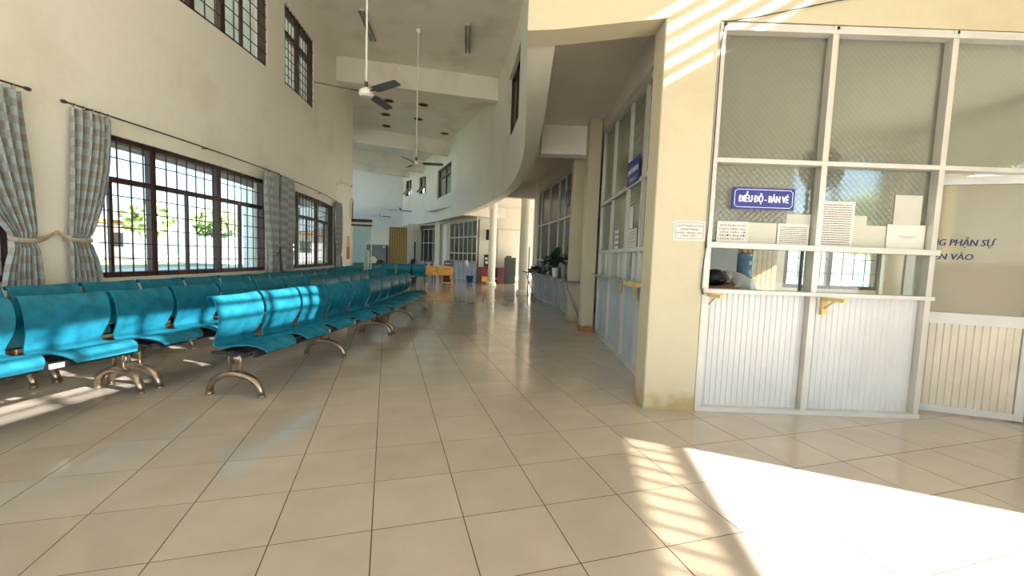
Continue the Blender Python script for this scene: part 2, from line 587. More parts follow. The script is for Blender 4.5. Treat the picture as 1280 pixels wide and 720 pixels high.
def wall(F, us, vs, holes, w0=0.0, w1=-0.2, step=None):
    """solid wall in (u, v) cells with rectangular holes (u0, u1, v0, v1) and their reveals"""
    us = sorted(set(round(u, 4) for u in us + [h[i] for h in holes for i in (0, 1)]))
    us = [u for u in us]
    if step:
        out = []
        for a, b in zip(us, us[1:]):
            n = max(1, math.ceil((b - a) / step))
            out += [a + (b - a) * i / n for i in range(n)]
        us = out + [us[-1]]
    vs = sorted(set(round(v, 4) for v in vs + [h[i] for h in holes for i in (2, 3)]))
    nu, nv = len(us) - 1, len(vs) - 1

    def solid(i, j):
        if i < 0 or j < 0 or i >= nu or j >= nv:
            return False
        a, b = (us[i] + us[i + 1]) / 2, (vs[j] + vs[j + 1]) / 2
        return not any(h[0] < a < h[1] and h[2] < b < h[3] for h in holes)
    mb = MB()
    idx = {}

    def P(i, j, k):
        if (i, j, k) not in idx:
            idx[i, j, k] = len(mb.v)
            mb.v.append(tuple(F(us[i], w0 if k == 0 else w1, vs[j])))
        return idx[i, j, k]

    def q(*a):
        mb.f.append(a); mb.mi.append(0)
    for i in range(nu):
        for j in range(nv):
            if not solid(i, j):
                continue
            q(P(i, j, 0), P(i + 1, j, 0), P(i + 1, j + 1, 0), P(i, j + 1, 0))
            q(P(i, j, 1), P(i, j + 1, 1), P(i + 1, j + 1, 1), P(i + 1, j, 1))
            if not solid(i - 1, j): q(P(i, j, 0), P(i, j + 1, 0), P(i, j + 1, 1), P(i, j, 1))
            if not solid(i + 1, j): q(P(i + 1, j, 0), P(i + 1, j, 1), P(i + 1, j + 1, 1), P(i + 1, j + 1, 0))
            if not solid(i, j - 1): q(P(i, j, 0), P(i, j, 1), P(i + 1, j, 1), P(i + 1, j, 0))
            if not solid(i, j + 1): q(P(i, j + 1, 0), P(i + 1, j + 1, 0), P(i + 1, j + 1, 1), P(i, j + 1, 1))
    return mb


def text(name, body, F, u, v, w, height, width, mat, parent, face=1, over=0.0, shear=0.0):
    """lettering lying on a wall map at (u, v), w out of the wall; fitted to height and width (metres)"""
    def extent(b):
        cc = bpy.data.curves.new('measure', 'FONT'); cc.body = b; cc.shear = shear
        oo = bpy.data.objects.new('measure', cc); COL.objects.link(oo)
        mm = bpy.data.meshes.new_from_object(oo.evaluated_get(bpy.context.evaluated_depsgraph_get()))
        bpy.data.objects.remove(oo)
        xx = [p.co.x for p in mm.vertices]
        return min(xx), max(xx)
    bars = []
    for i, ch in enumerate(body):       # the stroke of the letter D-with-bar is added as a bar of its own
        if ch == 'Đ':
            plain = body.replace('Đ', 'D')
            d0, d1 = extent('D')
            xr = extent(plain[:i + 1])[1]
            bars.append((xr - (d1 - d0), d1 - d0))
    body = body.replace('Đ', 'D')
    x_all = extent(body) if bars else None
    c = bpy.data.curves.new(name, 'FONT')
    c.body = body
    c.align_x = 'CENTER'; c.align_y = 'CENTER'
    c.size = 1.0; c.shear = shear
    c.resolution_u = 2
    c.space_line = 0.95
    t = bpy.data.objects.new(name, c)
    COL.objects.link(t)
    dg = bpy.context.evaluated_depsgraph_get()
    me = bpy.data.meshes.new_from_object(t.evaluated_get(dg))
    bpy.data.objects.remove(t)
    if bars:
        bm = bmesh.new(); bm.from_mesh(me)
        off = min(q.co.x for q in bm.verts) - x_all[0]
        for x0, wd_ in bars:
            col = [q.co.y for q in bm.verts if abs(q.co.x - (x0 + off)) < 0.02]
            mid = (min(col) + max(col)) / 2
            vv = [bm.verts.new((x0 + off + a_ * wd_, mid + b_, 0.004)) for a_, b_ in ((-0.14, -0.035), (0.42, -0.035), (0.42, 0.045), (-0.14, 0.045))]
            bm.faces.new(vv)
        bm.to_mesh(me); bm.free()
    xs = [p.co.x for p in me.vertices]; ys = [p.co.y for p in me.vertices]
    sx = width / (max(xs) - min(xs)); sy = height / (max(ys) - min(ys))
    mx, my = (max(xs) + min(xs)) / 2, (max(ys) + min(ys)) / 2
    I = MW[parent.name].inverted()
    for p in me.vertices:
        p.co = I @ F(u + face * (p.co.x - mx) * sx, w + p.co.z * 0.1, v + (p.co.y - my) * sy)
    if over:
        bm = bmesh.new(); bm.from_mesh(me)
        src = list(bm.verts) + list(bm.edges) + list(bm.faces)
        du = I.to_3x3() @ (F(u + over * height, w, v) - F(u, w, v))
        dn = I.to_3x3() @ (F(u, w + 0.00025, v) - F(u, w, v))
        for k in (-1, 1):
            d = bmesh.ops.duplicate(bm, geom=src)
            bmesh.ops.translate(bm, verts=[q for q in d['geom'] if isinstance(q, bmesh.types.BMVert)], vec=du * k + dn * (k + 2))
        bm.to_mesh(me); bm.free()
    me.materials.clear(); me.materials.append(mat)
    o = bpy.data.objects.new(name, me)
    COL.objects.link(o); o.parent = parent
    return o


def lines(mb, F, u0, u1, v0, v1, n, w, face=1, h=0.35, seed=1):
    """rows of small print too small to read: short ink dashes"""
    rnd = random.Random(seed)
    for i in range(n):
        v = v1 - (v1 - v0) * (i + 0.5) / n
        hh = (v1 - v0) / n * h / 2
        u = u0
        while u < u1 - 0.004:
            l = min(rnd.uniform(0.008, 0.024), u1 - u)
            mb.map(F, u, u + l, w, w + 0.0004, v - hh, v + hh)
            u += l + 0.004
    return mb


# ------------------------------------------------------------------ floor
E1 = Vector((cos(0.293), sin(0.293), 0))
E2 = Vector((-sin(0.293), cos(0.293), 0))
TS, TX, TY = 0.4003, 1.1179, -3.5317      # tile pitch, grid offset in tiles


def tpos(i, j):     # column i, row j counted away from the camera
    return E1 * ((i - TX) * TS) + E2 * ((j - TY) * TS)


g = MB()
g.box((-2.5, 12.0, -0.0513), (21, 34, 0.1))
fl = g.build('floor', MT['grout'])
fl['kind'] = 'structure'
fl['label'] = 'polished beige square-tiled floor of the waiting hall'


def tile_geo(mb, c=None):
    h, b = TS / 2 - 0.0024, 0.0006
    vs = []
    for z, k in ((-0.006, h), (-0.0004, h), (0.0, h - b)):
        for sx_, sy_ in ((-1, -1), (1, -1), (1, 1), (-1, 1)):
            p = E1 * (sx_ * k) + E2 * (sy_ * k)
            vs.append((p.x + (c.x if c else 0), p.y + (c.y if c else 0), z))
    fs = [(8, 9, 10, 11)] + [(r * 4 + k, r * 4 + (k + 1) % 4, r * 4 + 4 + (k + 1) % 4, r * 4 + 4 + k) for r in (0, 1) for k in range(4)]
    mb.add(vs, fs)


cells = []
for i in range(-60, 60):
    for j in range(-30, 90):
        c = tpos(i, j) + (E1 + E2) * (TS / 2)
        if not (-12.8 < c.x < 7.8 and -4.8 < c.y < 28.8):
            continue
        R = hyp(c.x - CX, c.y - CY)
        if R < RL - 0.1:
            continue
        d = c - Vector((0, 0, CAMH))
        zc = d.dot(fw)
        vis = 0
        if zc > 0.3:
            px, py = FPX * d.dot(r2) / zc, -FPX * d.dot(u2) / zc
            if abs(px) < 700 and abs(py) < 420 and (c.y < 3.4 or c.x < 1.3):
                vis = 1.0 / zc
        cells.append((vis, c))
cells.sort(key=lambda t: -t[0])
tm = MB(); tile_geo(tm)
tme = tm.mesh('tile', MT['tile'])
for v, c in cells[:300]:
    o = bpy.data.objects.new('tile', tme)
    o.location = (c.x, c.y, random.uniform(-0.0004, 0.0003))
    COL.objects.link(o); o.parent = fl
rest = MB()
for v, c in cells[300:]:
    tile_geo(rest, c)
ro = rest.build('distant_tiles', MT['tile'], fl)
ro['kind'] = 'stuff'

# ------------------------------------------------------------------ window wall on the left
ZB, ZT, UB, UT = 0.80, 2.42, 4.42, 5.92
lowers = [(lu(0.6), lu(3.9)), (lu(4.52), lu(7.66)), (lu(8.5), lu(11.82)), (lu(15.6), lu(24.6))]
uppers = [(lu(0.6), lu(3.7)), (lu(4.75), lu(7.74)), (lu(8.36), lu(9.88)), (lu(16.2), lu(19.0)), (lu(20.0), lu(25.0))]
holes = [(a, b, ZB, ZT) for a, b in lowers[:3]] + [(*lowers[3], 0.3, 2.9)] + [(a, b, UB, UT) for a, b in uppers[:3]] + [(a, b, 3.5, 6.2) for a, b in uppers[3:]]  # the openings round the bend are unseen, added to light the far end
wl = struct('wall_left', wall(LM, [lu(-4.9), lu(26.9)], [0, 6.62], holes, 0, -0.22, step=0.45), MT['cream'])
wl['label'] = 'tall curved cream wall with barred windows on the left'


def barred_window(n, F, u0, u1, v0, v1, tv, mull, sash, hb, vb, label, up_h=1, w=-0.1, curv=3, single=None):
    """frame, mullions, transom, sliding sashes with panes, and a grille of thin bars"""
    t = thing('window_%d' % n, label, None, F((u0 + u1) / 2, w, v0), kind='structure')
    fr = MB()
    for a, b in ((u0, u0 + 0.055), (u1 - 0.055, u1)):
        fr.map(F, a, b, w - 0.04, w + 0.06, v0, v1)
    for a, b in ((v0, v0 + 0.06), (v1 - 0.055, v1)):
        fr.map(F, u0 + 0.055, u1 - 0.055, w - 0.06, w + 0.06, a, b, curv)
    fr.build('window_frame', MT['brown'], t)
    for k, q in enumerate(mull):
        MB().map(F, q - 0.036, q + 0.036, w - 0.03, w + 0.045, v0 + 0.06, v1 - 0.055).build('mullion', MT['brown'], t)
    if tv:
        MB().map(F, u0 + 0.055, u1 - 0.055, w - 0.03, w + 0.05, tv - 0.03, tv + 0.03, curv).build('transom', MT['brown'], t)
    ed = [u0 + 0.055] + list(mull) + [u1 - 0.055]
    for a, b in zip(ed, ed[1:]):
        zs = ((v0 + 0.06, (tv or v1) - 0.03),) + (((tv + 0.03, v1 - 0.055),) if tv else ())
        ss = [s for s in sash if a < s < b]
        for z0, z1 in zs:
            low = z0 < v0 + 0.1
            cuts = [a] + (ss if low else []) + [b]
            for p, q in zip(cuts, cuts[1:]):
                pane = MB().map(F, p, q, w - 0.012, w - 0.007, z0, z1)
                po = pane.build('pane', MT['clear'], t)
        for s in ss:
            MB().map(F, s - 0.02, s + 0.02, w - 0.02, w + 0.015, v0 + 0.06, (tv or v1) - 0.03).build('sash_stile', MT['brown'], t)
    gb = MB()
    wg = w + 0.075
    for a, b in zip(ed, ed[1:]):
        k = max(1, round((b - a) / vb))
        for i in range(k + 1):
            u = a + (b - a) * i / k
            gb.map(F, u - 0.006, u + 0.006, wg - 0.006, wg + 0.006, v0, v1)
    top = tv or v1
    for i in range(1, hb + 1):
        z = v0 + 0.03 + (top - v0 - 0.03) * i / (hb + 1)
        gb.map(F, u0, u1, wg - 0.006, wg + 0.006, z - 0.006, z + 0.006, curv)
    if tv:
        for i in range(1, up_h + 1):
            z = tv + (v1 - tv) * i / (up_h + 1)
            gb.map(F, u0, u1, wg - 0.006, wg + 0.006, z - 0.006, z + 0.006, curv)
    gb.build('grille', MT['iron'], t)
    return t


barred_window(1, LM, *lowers[1], ZB, ZT, 1.93, (lu(5.36), lu(6.48)), (lu(4.86), lu(5.92), lu(7.03)), 5, 0.17,
              'wide barred window with checked curtains, nearer of the two full windows')
barred_window(2, LM, *lowers[2], ZB, ZT, 1.93, (lu(9.1), lu(10.35)), (lu(9.7), lu(11.1)), 5, 0.17,
              'wide barred window farther along the left wall')
barred_window(3, LM, *lowers[0], ZB, ZT, 1.93, (lu(1.7), lu(2.8)), (lu(3.3),), 5, 0.17, 'brown window edge cut off by left side of photo')
barred_window(4, LM, *uppers[1], UB, UT, None, (lu(5.4), lu(6.02), lu(6.62)), (lu(7.12),), 6, 0.2, 'high barred window partly above the top of photo')
barred_window(5, LM, *uppers[2], UB, UT, 5.45, (lu(9.12),), (), 5, 0.15, 'narrower high barred window beside the ceiling fan')
barred_window(6, LM, *uppers[0], UB, UT, None, (lu(1.7), lu(2.7)), (), 6, 0.2, 'high barred window outside left edge of view')
barred_window(7, LM, *lowers[3], 0.3, 2.9, 2.2, (lu(17.6), lu(19.8)), (), 5, 0.2, 'unseen window added round the bend of left wall for daylight')  # out of view; added to bring daylight to the far end
barred_window(8, LM, *uppers[3], 3.5, 6.2, None, (lu(17.6),), (), 5, 0.2, 'unseen high window added round the bend of left wall for daylight')
struct('trim_14', MB().map(LM, lu(0.0), lu(13.6), -1.35, -0.22, 2.57, 2.67, 24), MT['soffit'])     # sun shade outside, over the windows
# pale sills
for k, (a, b) in enumerate(lowers[:3]):
    struct('trim_%d' % (k + 1), MB().map(LM, a - 0.05, b + 0.05, -0.1, 0.03, ZB - 0.05, ZB - 0.001, 4), MT['cream_white'])
struct('baseboard_left', MB().map(LM, lu(-4.0), lu(14.7), 0.0, 0.015, 0, 0.12, 40), MT['brownskirt'])

# ------------------------------------------------------------------ ceiling, beams
cb = MB(); cb.box((-4.4, 12.3, 6.7), (19.2, 35, 0.18)); cb.box((6.7, 16.7, 6.7), (3.0, 26.2, 0.18))
ce = struct('ceiling', cb, MT['ceil'])
ce['label'] = 'stained high ceiling crossed by beams'


def radial_beam(k, a0, r0, r1, z0, z1, th=0.30, mat='ceil', a1=None):
    p, q = pol(r0, a0), pol(r1, a1 or a0)
    F, Ln = linmap((p.x, p.y), (q.x, q.y))
    struct('trim_%d' % k, MB().map(F, 0, Ln, 0, th, z0, z1), MT[mat])


radial_beam(5, math.radians(13.65), 22.0, 26.8, 5.95, 6.62)
radial_beam(6, math.radians(31.2), 22.0, 27.6, 5.95, 6.62, a1=math.radians(30.0))
radial_beam(7, math.radians(41.5), 22.0, 28.4, 5.95, 6.62, a1=math.radians(40.2))
radial_beam(8, math.radians(-6), 22.0, 26.8, 5.95, 6.62)
radial_beam(9, math.radians(46.5), 22.5, 29.5, 5.95, 6.62, a1=math.radians(44.0))

# ------------------------------------------------------------------ upper gallery wall
gh = [(mu(9.3), mu(11.42), 4.25, 5.88), (mu(19.85), mu(22.4), 4.15, 5.6), (mu(24.4), mu(25.25), 4.75, 5.72), (mu(26.1), mu(26.8), 4.8, 5.75)]
gw = struct('wall_gallery', wall(MZ, [0.06, mzu[-1]], [2.975, 6.62], gh, 0, -0.23, step=0.5), MT['cream_white'], smooth=False)
gw['label'] = 'curved upper gallery wall sweeping across the hall'


def dark_window(n, F, u0, u1, v0, v1, label, cols, tv=None, awning=False, w=-0.14):
    t = thing('window_%d' % n, label, None, F((u0 + u1) / 2, w, v0), kind='structure')
    fr = MB()
    for a, b in ((u0, u0 + 0.05), (u1 - 0.05, u1)):
        fr.map(F, a, b, w - 0.04, w + 0.05, v0, v1)
    for a, b in ((v0, v0 + 0.05), (v1 - 0.05, v1)):
        fr.map(F, u0, u1, w - 0.04, w + 0.05, a, b, 3)
    fr.build('window_frame', MT['brown'], t)
    for k in range(cols):
        a, b = u0 + 0.05 + (u1 - u0 - 0.1) * k / cols, u0 + 0.05 + (u1 - u0 - 0.1) * (k + 1) / cols
        zz = [v0 + 0.05] + ([tv] if tv else []) + [v1 - 0.05]
        for z0, z1 in zip(zz, zz[1:]):
            if awning and z0 < v0 + 0.1:
                continue
            MB().map(F, a, b, w - 0.01, w - 0.004, z0, z1).build('pane', MT['obscure2'], t)
        if k:
            MB().map(F, a - 0.02, a + 0.02, w - 0.03, w + 0.04, v0 + 0.05, v1 - 0.05).build('mullion', MT['brown'], t)
    if tv:
        MB().map(F, u0 + 0.05, u1 - 0.05, w - 0.03, w + 0.04, tv - 0.025, tv + 0.025, 2).build('transom', MT['brown'], t)
    if awning:      # lower sash hinged at its top, pushed out
        h = tv - v0
        s = MB()
        for k in range(cols):
            a, b = u0 + 0.05 + (u1 - u0 - 0.1) * k / cols, u0 + 0.05 + (u1 - u0 - 0.1) * (k + 1) / cols
            for c0, c1, e0, e1 in ((a, a + 0.05, 0, 1), (b - 0.05, b, 0, 1), (a, b, 0, 0.12), (a, b, 0.88, 1)):
                G = lambda u, ww, v: F(u, w + 0.06 + (1 - v) * h * 0.62 + ww, v0 + h - (1 - v) * h * 0.8)
                s.map(G, c0, c1, 0, 0.03, e0, e1)
        s.build('awning_sash', MT['brownskirt'], t)
        s = MB()
        for k in range(cols):
            a, b = u0 + 0.05 + (u1 - u0 - 0.1) * k / cols, u0 + 0.05 + (u1 - u0 - 0.1) * (k + 1) / cols
            s.map(G, a + 0.05, b - 0.05, 0.01, 0.015, 0.12, 0.88)
        s.build('sash_pane', MT['obscure2'], t)


dark_window(9, MZ, *gh[0], 'dark brown gallery window seen edge-on near the top', 3)
dark_window(10, MZ, *gh[1], 'dark two-light gallery window near the middle of photo', 2, 5.15)
dark_window(11, MZ, *gh[2], 'small gallery window with sash pushed open, nearer of the pair', 2, 5.2, True)
dark_window(12, MZ, *gh[3], 'small gallery window with sash pushed open, farther of the pair', 2, 5.25, True)

# gallery floor slab (soffit over the counters), curving with the gallery
sl = MB()
SLZ = 3.48
sl.map(lambda u, w, v: pol(w, u, v), ang(30, 3.6), ang(30, 24.5), RM + 0.2, 33.6, SLZ, SLZ + 0.14, 36)
sl.map(lambda u, w, v: pol(w, u, v), ang(30, 24.5), 0.86, 28.9, 33.6, SLZ, SLZ + 0.14, 10)
struct('ceiling_gallery', sl, MT['soffit'])['label'] = 'low soffit under the gallery over the ticket counters'
# rear wall of the gallery rooms (keeps them dark)
struct('wall_gallery_rear', MB().map(arcmap(33.0, 1), 33 * ang(33, 3.6), 33 * 0.86, 0, 0.2, SLZ, 6.62, 24), MT['cream'])


def soffit_beam(k, y, r0, r1, th=0.28, z0=3.0):
    a = ang(27.5, y)
    p, q = pol(r0, a), pol(r1, a)
    F, Ln = linmap((p.x, p.y), (q.x, q.y))
    struct('trim_%d' % k, MB().map(F, 0, Ln, 0, th, z0, SLZ + 0.02), MT['soffit'])


soffit_beam(10, 7.32, RM + 0.3, 28.05)
soffit_beam(11, 12.75, RM + 0.3, 28.05)
soffit_beam(12, 18.9, RM + 0.3, 33)

# front wall above the ticket office
fa = MB()
pts = [(0.05, 2.945), (0.30, 2.965), (1.10, 3.075), (5.6, 3.065), (5.6, 6.62), (0.05, 6.62)]
fa.add([(x, 3.35, z) for x, z in pts] + [(x, 3.60, z) for x, z in pts],
       [tuple(range(6)), tuple(range(6, 12))[::-1]] + [(i, (i + 1) % 6, 6 + (i + 1) % 6, 6 + i) for i in range(6)])
struct('wall_front', fa, MT['creamlow'])['label'] = 'cream wall above the ticket office front'

# ------------------------------------------------------------------ far end
F_far, L_far = linmap((-13.5, 26.4), (-7.15, 27.12))
struct('wall_far', MB().map(F_far, 0, L_far, 0, 0.2, 0, 6.62), MT['far_wall'])['label'] = 'bluish white wall closing the far end'
# right and back of the building (beside and behind the camera)
F_r, L_r = linmap((3.95, -4.6), (5.08, 3.6))
ru = lambda y: (y + 4.6) / 8.2 * L_r
WR = [(ru(-4.3), ru(1.14), 0.0, 2.575), (ru(-4.3), ru(2.24), 4.90, 5.62)]
struct('wall_right', wall(F_r, [0, L_r], [0, 6.62], WR, 0, -0.2, step=1.0), MT['cream'])
t13 = thing('window_13', 'high louvred window in the right wall', None, F_r(ru(0.3), -0.1, 4.9), kind='structure')
for z in [4.90 + 0.135 * k for k in range(6)]:
    MB().map(F_r, ru(-4.3), ru(2.24), -0.13, -0.07, z - 0.028, z + 0.028).build('louvre_bar', MT['brown'], t13)
y = -4.16
while y < 2.3:
    MB().map(F_r, ru(y) - 0.035, ru(y) + 0.035, -0.13, -0.06, 4.9, 5.62).build('mullion', MT['brown'], t13); y += 0.64
td = thing('window_14', 'slatted fanlight over the side entrance', None, F_r(ru(-0.7), -0.1, 2.30), kind='structure')
bb = MB()
MB().map(F_r, ru(-4.3), ru(1.14), -0.108, -0.102, 2.36, 2.575).build('pane', MT['smoke'], td)
MB().map(F_r, ru(-4.3), ru(1.14), -0.12, -0.09, 2.30, 2.36).build('transom', MT['alu'], td)
q = ru(-4.25)
while q < ru(1.1):
    bb.map(F_r, q - 0.012, q + 0.012, -0.12, -0.11, 2.36, 2.575); q += 0.135
bb.build('grille', MT['iron'], td)
F_b, L_b = linmap((-5.6, -4.6), (4.0, -4.6), True)
struct('wall_back', wall(F_b, [0, L_b], [0, 6.62], [(0.25, 3.1, 0, 3.9), (3.35, 6.2, 0, 3.9), (6.45, 9.3, 0, 3.9)], 0, 0.2), MT['cream'])  # unseen openings, sized for the fill daylight they let in

# ------------------------------------------------------------------ walls of the lower rooms


def plainwall(name, A, B, z0=0.0, z1=SLZ + 0.02, mat='cream', holes=(), th=0.15, flip=False):
    F, Ln = linmap(A, B, flip)
    return struct(name, wall(F, [0, Ln], [z0, z1], list(holes), 0, -th), MT[mat]), F, Ln


FB = lambda u, w, v: Vector((u, 3.35 - w, v))
_, F_ob, _ = plainwall('wall_office_back', (1.5, 7.25), (6.6, 7.25), mat='cream_white', holes=[(3.2, 4.85, 0.85, 3.1)], flip=True)
plainwall('wall_office_right', (6.5, 3.4), (6.5, 7.3), z1=6.6, holes=[(0.8, 3.0, 1.35, 2.6)])  # unseen opening added so daylight brightens the office inside
plainwall('wall_front_upper_end', (5.5, 3.5), (6.6, 3.5), z1=6.6, flip=True)
plainwall('wall_front_low', (4.29, 3.36), (5.2, 3.36), z1=3.1, mat='creamlow', flip=True)
plainwall('wall_counter_room', (3.3, 7.3), (3.3, 12.95))
plainwall('wall_alcove_front', (0.85, 12.98), (6.3, 12.98), flip=True)
plainwall('wall_alcove', (-1.62, 19.62), (6.4, 19.62), mat='cream', flip=True)
struct('baseboard_alcove', MB().box((2.4, 19.6, 0.06), (8.0, 0.03, 0.13)), MT['brownskirt'])
barred_window(15, F_ob, 3.2, 4.85, 0.85, 3.1, 2.1, (4.02,), (), 4, 0.19, 'barred window at the back of the ticket office', w=-0.08, curv=1)

# ------------------------------------------------------------------ pillars and columns


def square_pillar(label, x0, x1, y0, y1, z1, skirt=None, mat='creamlow', lab2=None):
    t = thing('pillar', label, 'pillar', ((x0 + x1) / 2, (y0 + y1) / 2, 0), kind='structure')
    s = MB()
    b = 0.008
    pl_ = [(x0 + b, y0), (x1 - b, y0), (x1, y0 + b), (x1, y1 - b), (x1 - b, y1), (x0 + b, y1), (x0, y1 - b), (x0, y0 + b)]
    s.add([(x, y, 0) for x, y in pl_] + [(x, y, z1) for x, y in pl_], [tuple(range(8))[::-1], tuple(range(8, 16))] + [(i, (i + 1) % 8, 8 + (i + 1) % 8, 8 + i) for i in range(8)])
    s.build('pillar_shaft', MT[mat], t)
    if skirt:
        k = MB(); cx, cy = (x0 + x1) / 2, (y0 + y1) / 2
        k.box((cx, cy, skirt / 2), (x1 - x0 + 0.02, y1 - y0 + 0.02, skirt))
        k.build('skirting', MT['brownskirt'], t)
    return t


square_pillar('big cream square pillar beside the ticket office, sunlit at top and stained at foot', 1.11, 1.53, 3.345, 3.60, 3.07)
square_pillar('narrow cream pillar with brown skirting, second from the camera', 1.165, 1.372, 6.9, 7.15, SLZ, 0.1)
square_pillar('shaded cream pillar at the near end of the bracketed shelf', 1.085, 1.335, 7.97, 8.25, SLZ, 0.02)
square_pillar('cream pilaster behind the nearer round column', 0.60, 0.88, 12.75, 13.0, SLZ, 0.12, 'cream')
square_pillar('cream pillar left of the far dark partition', -3.62, -3.34, 22.52, 22.75, SLZ, None, 'cream')
square_pillar('cream pillar right of the far dark window', -4.42, -4.14, 23.42, 23.65, SLZ, None, 'cream')


def round_column(label, x, y, r):
    t = thing('round_column', label, 'column', (x, y, 0), kind='structure')
    MB().lathe([(r, 0.1), (r, 1.5), (r * 0.93, SLZ - 0.35), (r * 0.93, SLZ)], n=28).build('column_shaft', MT['cream_white'], t, True, True)
    MB().lathe([(r * 1.42, 0), (r * 1.42, 0.055), (r * 1.3, 0.07), (r * 1.34, 0.1), (r * 1.2, 0.135), (r * 1.02, 0.15)], n=28).build('column_base', MT['cream'], t, True, True)
    MB().lathe([(r * 0.94, SLZ - 0.38), (r * 1.15, SLZ - 0.34), (r * 1.2, SLZ - 0.28), (r * 0.97, SLZ - 0.24)], n=28).build('column_collar', MT['cream_white'], t, True, True)


round_column('round cream column nearer of the two, by the end of the shelf', 0.35, 13.65, 0.155)
round_column('round cream column farther of the two, before the red desk', -0.88, 17.4, 0.15)

# ------------------------------------------------------------------ ticket office front


def ribbed(F, u0, u1, v0, v1, w, pitch=0.046, mi=0, mb=None):
    """sheet of flat ribs with narrow V grooves"""
    mb = mb or MB()
    n = max(1, round((u1 - u0) / pitch))
    p = (u1 - u0) / n
    prof = []
    for i in range(n):
        a = u0 + i * p
        prof += [(a, w - 0.005), (a + 0.005, w), (a + p - 0.005, w)]
    prof.append((u1, w - 0.005))
    vs = []
    for u, ww in prof:
        vs += [F(u, ww, v0), F(u, ww, v1)]
    fs = [(2 * i, 2 * i + 2, 2 * i + 3, 2 * i + 1) for i in range(len(prof) - 1)]
    b = len(vs)
    vs += [F(u0, w - 0.012, v0), F(u0, w - 0.012, v1), F(u1, w - 0.012, v0), F(u1, w - 0.012, v1)]
    fs.append((b, b + 1, b + 3, b + 2))
    return mb.add(vs, fs, mi)


tk = thing('ticket_office_front', 'white aluminium and patterned-glass ticket office front right of the big pillar', 'counter', (2.45, 3.35, 0), kind='thing')
MU = (1.555, 2.425, 3.35)
# profiles are 0.10 deep: glass sits at the back, faces stand proud
for u, lb in zip(MU + (4.25,), 'abcd'):
    MB().map(FB, u - 0.024, u + 0.024, -0.10, 0.0, 0.0, 3.06).build('mullion', MT['alu'], tk)
    MB().map(FB, u - 0.026, u - 0.002, 0.0, 0.006, 0.0, 3.06).build('mullion_cover', MT['alu_w'], tk)
for z0, z1, nm, dp, ends in ((0.0, 0.035, 'bottom_rail', 0.012, 3.376), (0.975, 1.005, 'counter_rail', 0.03, 3.376), (1.335, 1.378, 'sill_rail', 0.035, 3.376),
                             (2.005, 2.04, 'middle_rail', 0.008, 4.27), (3.0, 3.03, 'top_rail', 0.012, 4.27), (3.03, 3.062, 'head_rail', 0.0, 4.27)):
    MB().map(FB, 1.531, ends, -0.10, dp, z0, z1).build(nm, MT['alu_w'], tk)
for a, b in zip(MU, MU[1:]):
    ribbed(FB, a + 0.024, b - 0.024, 0.035, 0.975, -0.05).build('ribbed_panel', MT['panel'], tk)
for a, b in zip(MU + (), MU[1:] + (4.25,)):
    MB().map(FB, a + 0.024, b - 0.024, -0.07, -0.064, 2.04, 3.0).build('upper_pane', MT['obscure'], tk)
for a, b in zip(MU, MU[1:]):
    MB().map(FB, a + 0.024, b - 0.024, -0.07, -0.064, 1.378, 2.005).build('lower_pane', MT['obscure'], tk)
MB().map(FB, 1.96, 2.40, -0.075, -0.069, 1.005, 1.335).build('sliding_pane', MT['clear'], tk)
MB().map(FB, 1.955, 1.975, -0.08, -0.062, 1.005, 1.335).build('sliding_pane_edge', MT['green'], tk)
MB().map(FB, 2.45, 3.0, -0.075, -0.069, 1.005, 1.335).build('sliding_pane', MT['clear'], tk)
MB().map(FB, 2.9, 3.32, -0.055, -0.049, 1.005, 1.335).build('sliding_pane', MT['clear'], tk)
MB().map(FB, 3.0, 3.03, -0.085, -0.06, 1.005, 1.335).build('sliding_pane_edge', MT['alu'], tk)

# door beside it, standing ajar
hx, hy = 4.19, 3.325
dd = Vector((-0.942, 0.335, 0)).normalized()
fx, fy = hx + dd.x * 0.86, hy + dd.y * 0.86
FD, LD = linmap((fx, fy), (hx, hy), True)
dr = thing('door_1', 'white office door standing ajar with blue lettering on its glass', None, (hx, hy, 0), kind='structure')
for a, b in ((0.0, 0.06), (LD - 0.06, LD)):
    MB().map(FD, a, b, -0.02, 0.02, 0.015, 1.995).build('stile', MT['alu_w'], dr)
for z0, z1 in ((0.015, 0.07), (0.775, 0.868), (1.93, 1.995)):
    MB().map(FD, 0.06, LD - 0.06, -0.018, 0.018, z0, z1).build('rail', MT['alu_w'], dr)
MB().map(FD, 0.06, LD - 0.06, -0.004, 0.002, 0.868, 1.93).build('pane', MT['tanglass'], dr)
ribbed(FD, 0.06, LD - 0.06, 0.07, 0.775, 0.006, 0.05).build('ribbed_panel', MT['panel_t'], dr)
o = text('lettering', 'KHÔNG PHẬN SỰ', FD, 0.29, 1.458, 0.0035, 0.088, 0.56, MT['navy'], dr, over=0.03, shear=0.15)
o = text('lettering', 'MIỄN VÀO', FD, 0.275, 1.352, 0.0035, 0.078, 0.335, MT['navy'], dr, over=0.03, shear=0.15)
jm = MB(); jm.map(FB, 4.228, 4.29, -0.1, 0.015, 0, 3.06)
struct('trim_13', jm, MT['steel_m'])

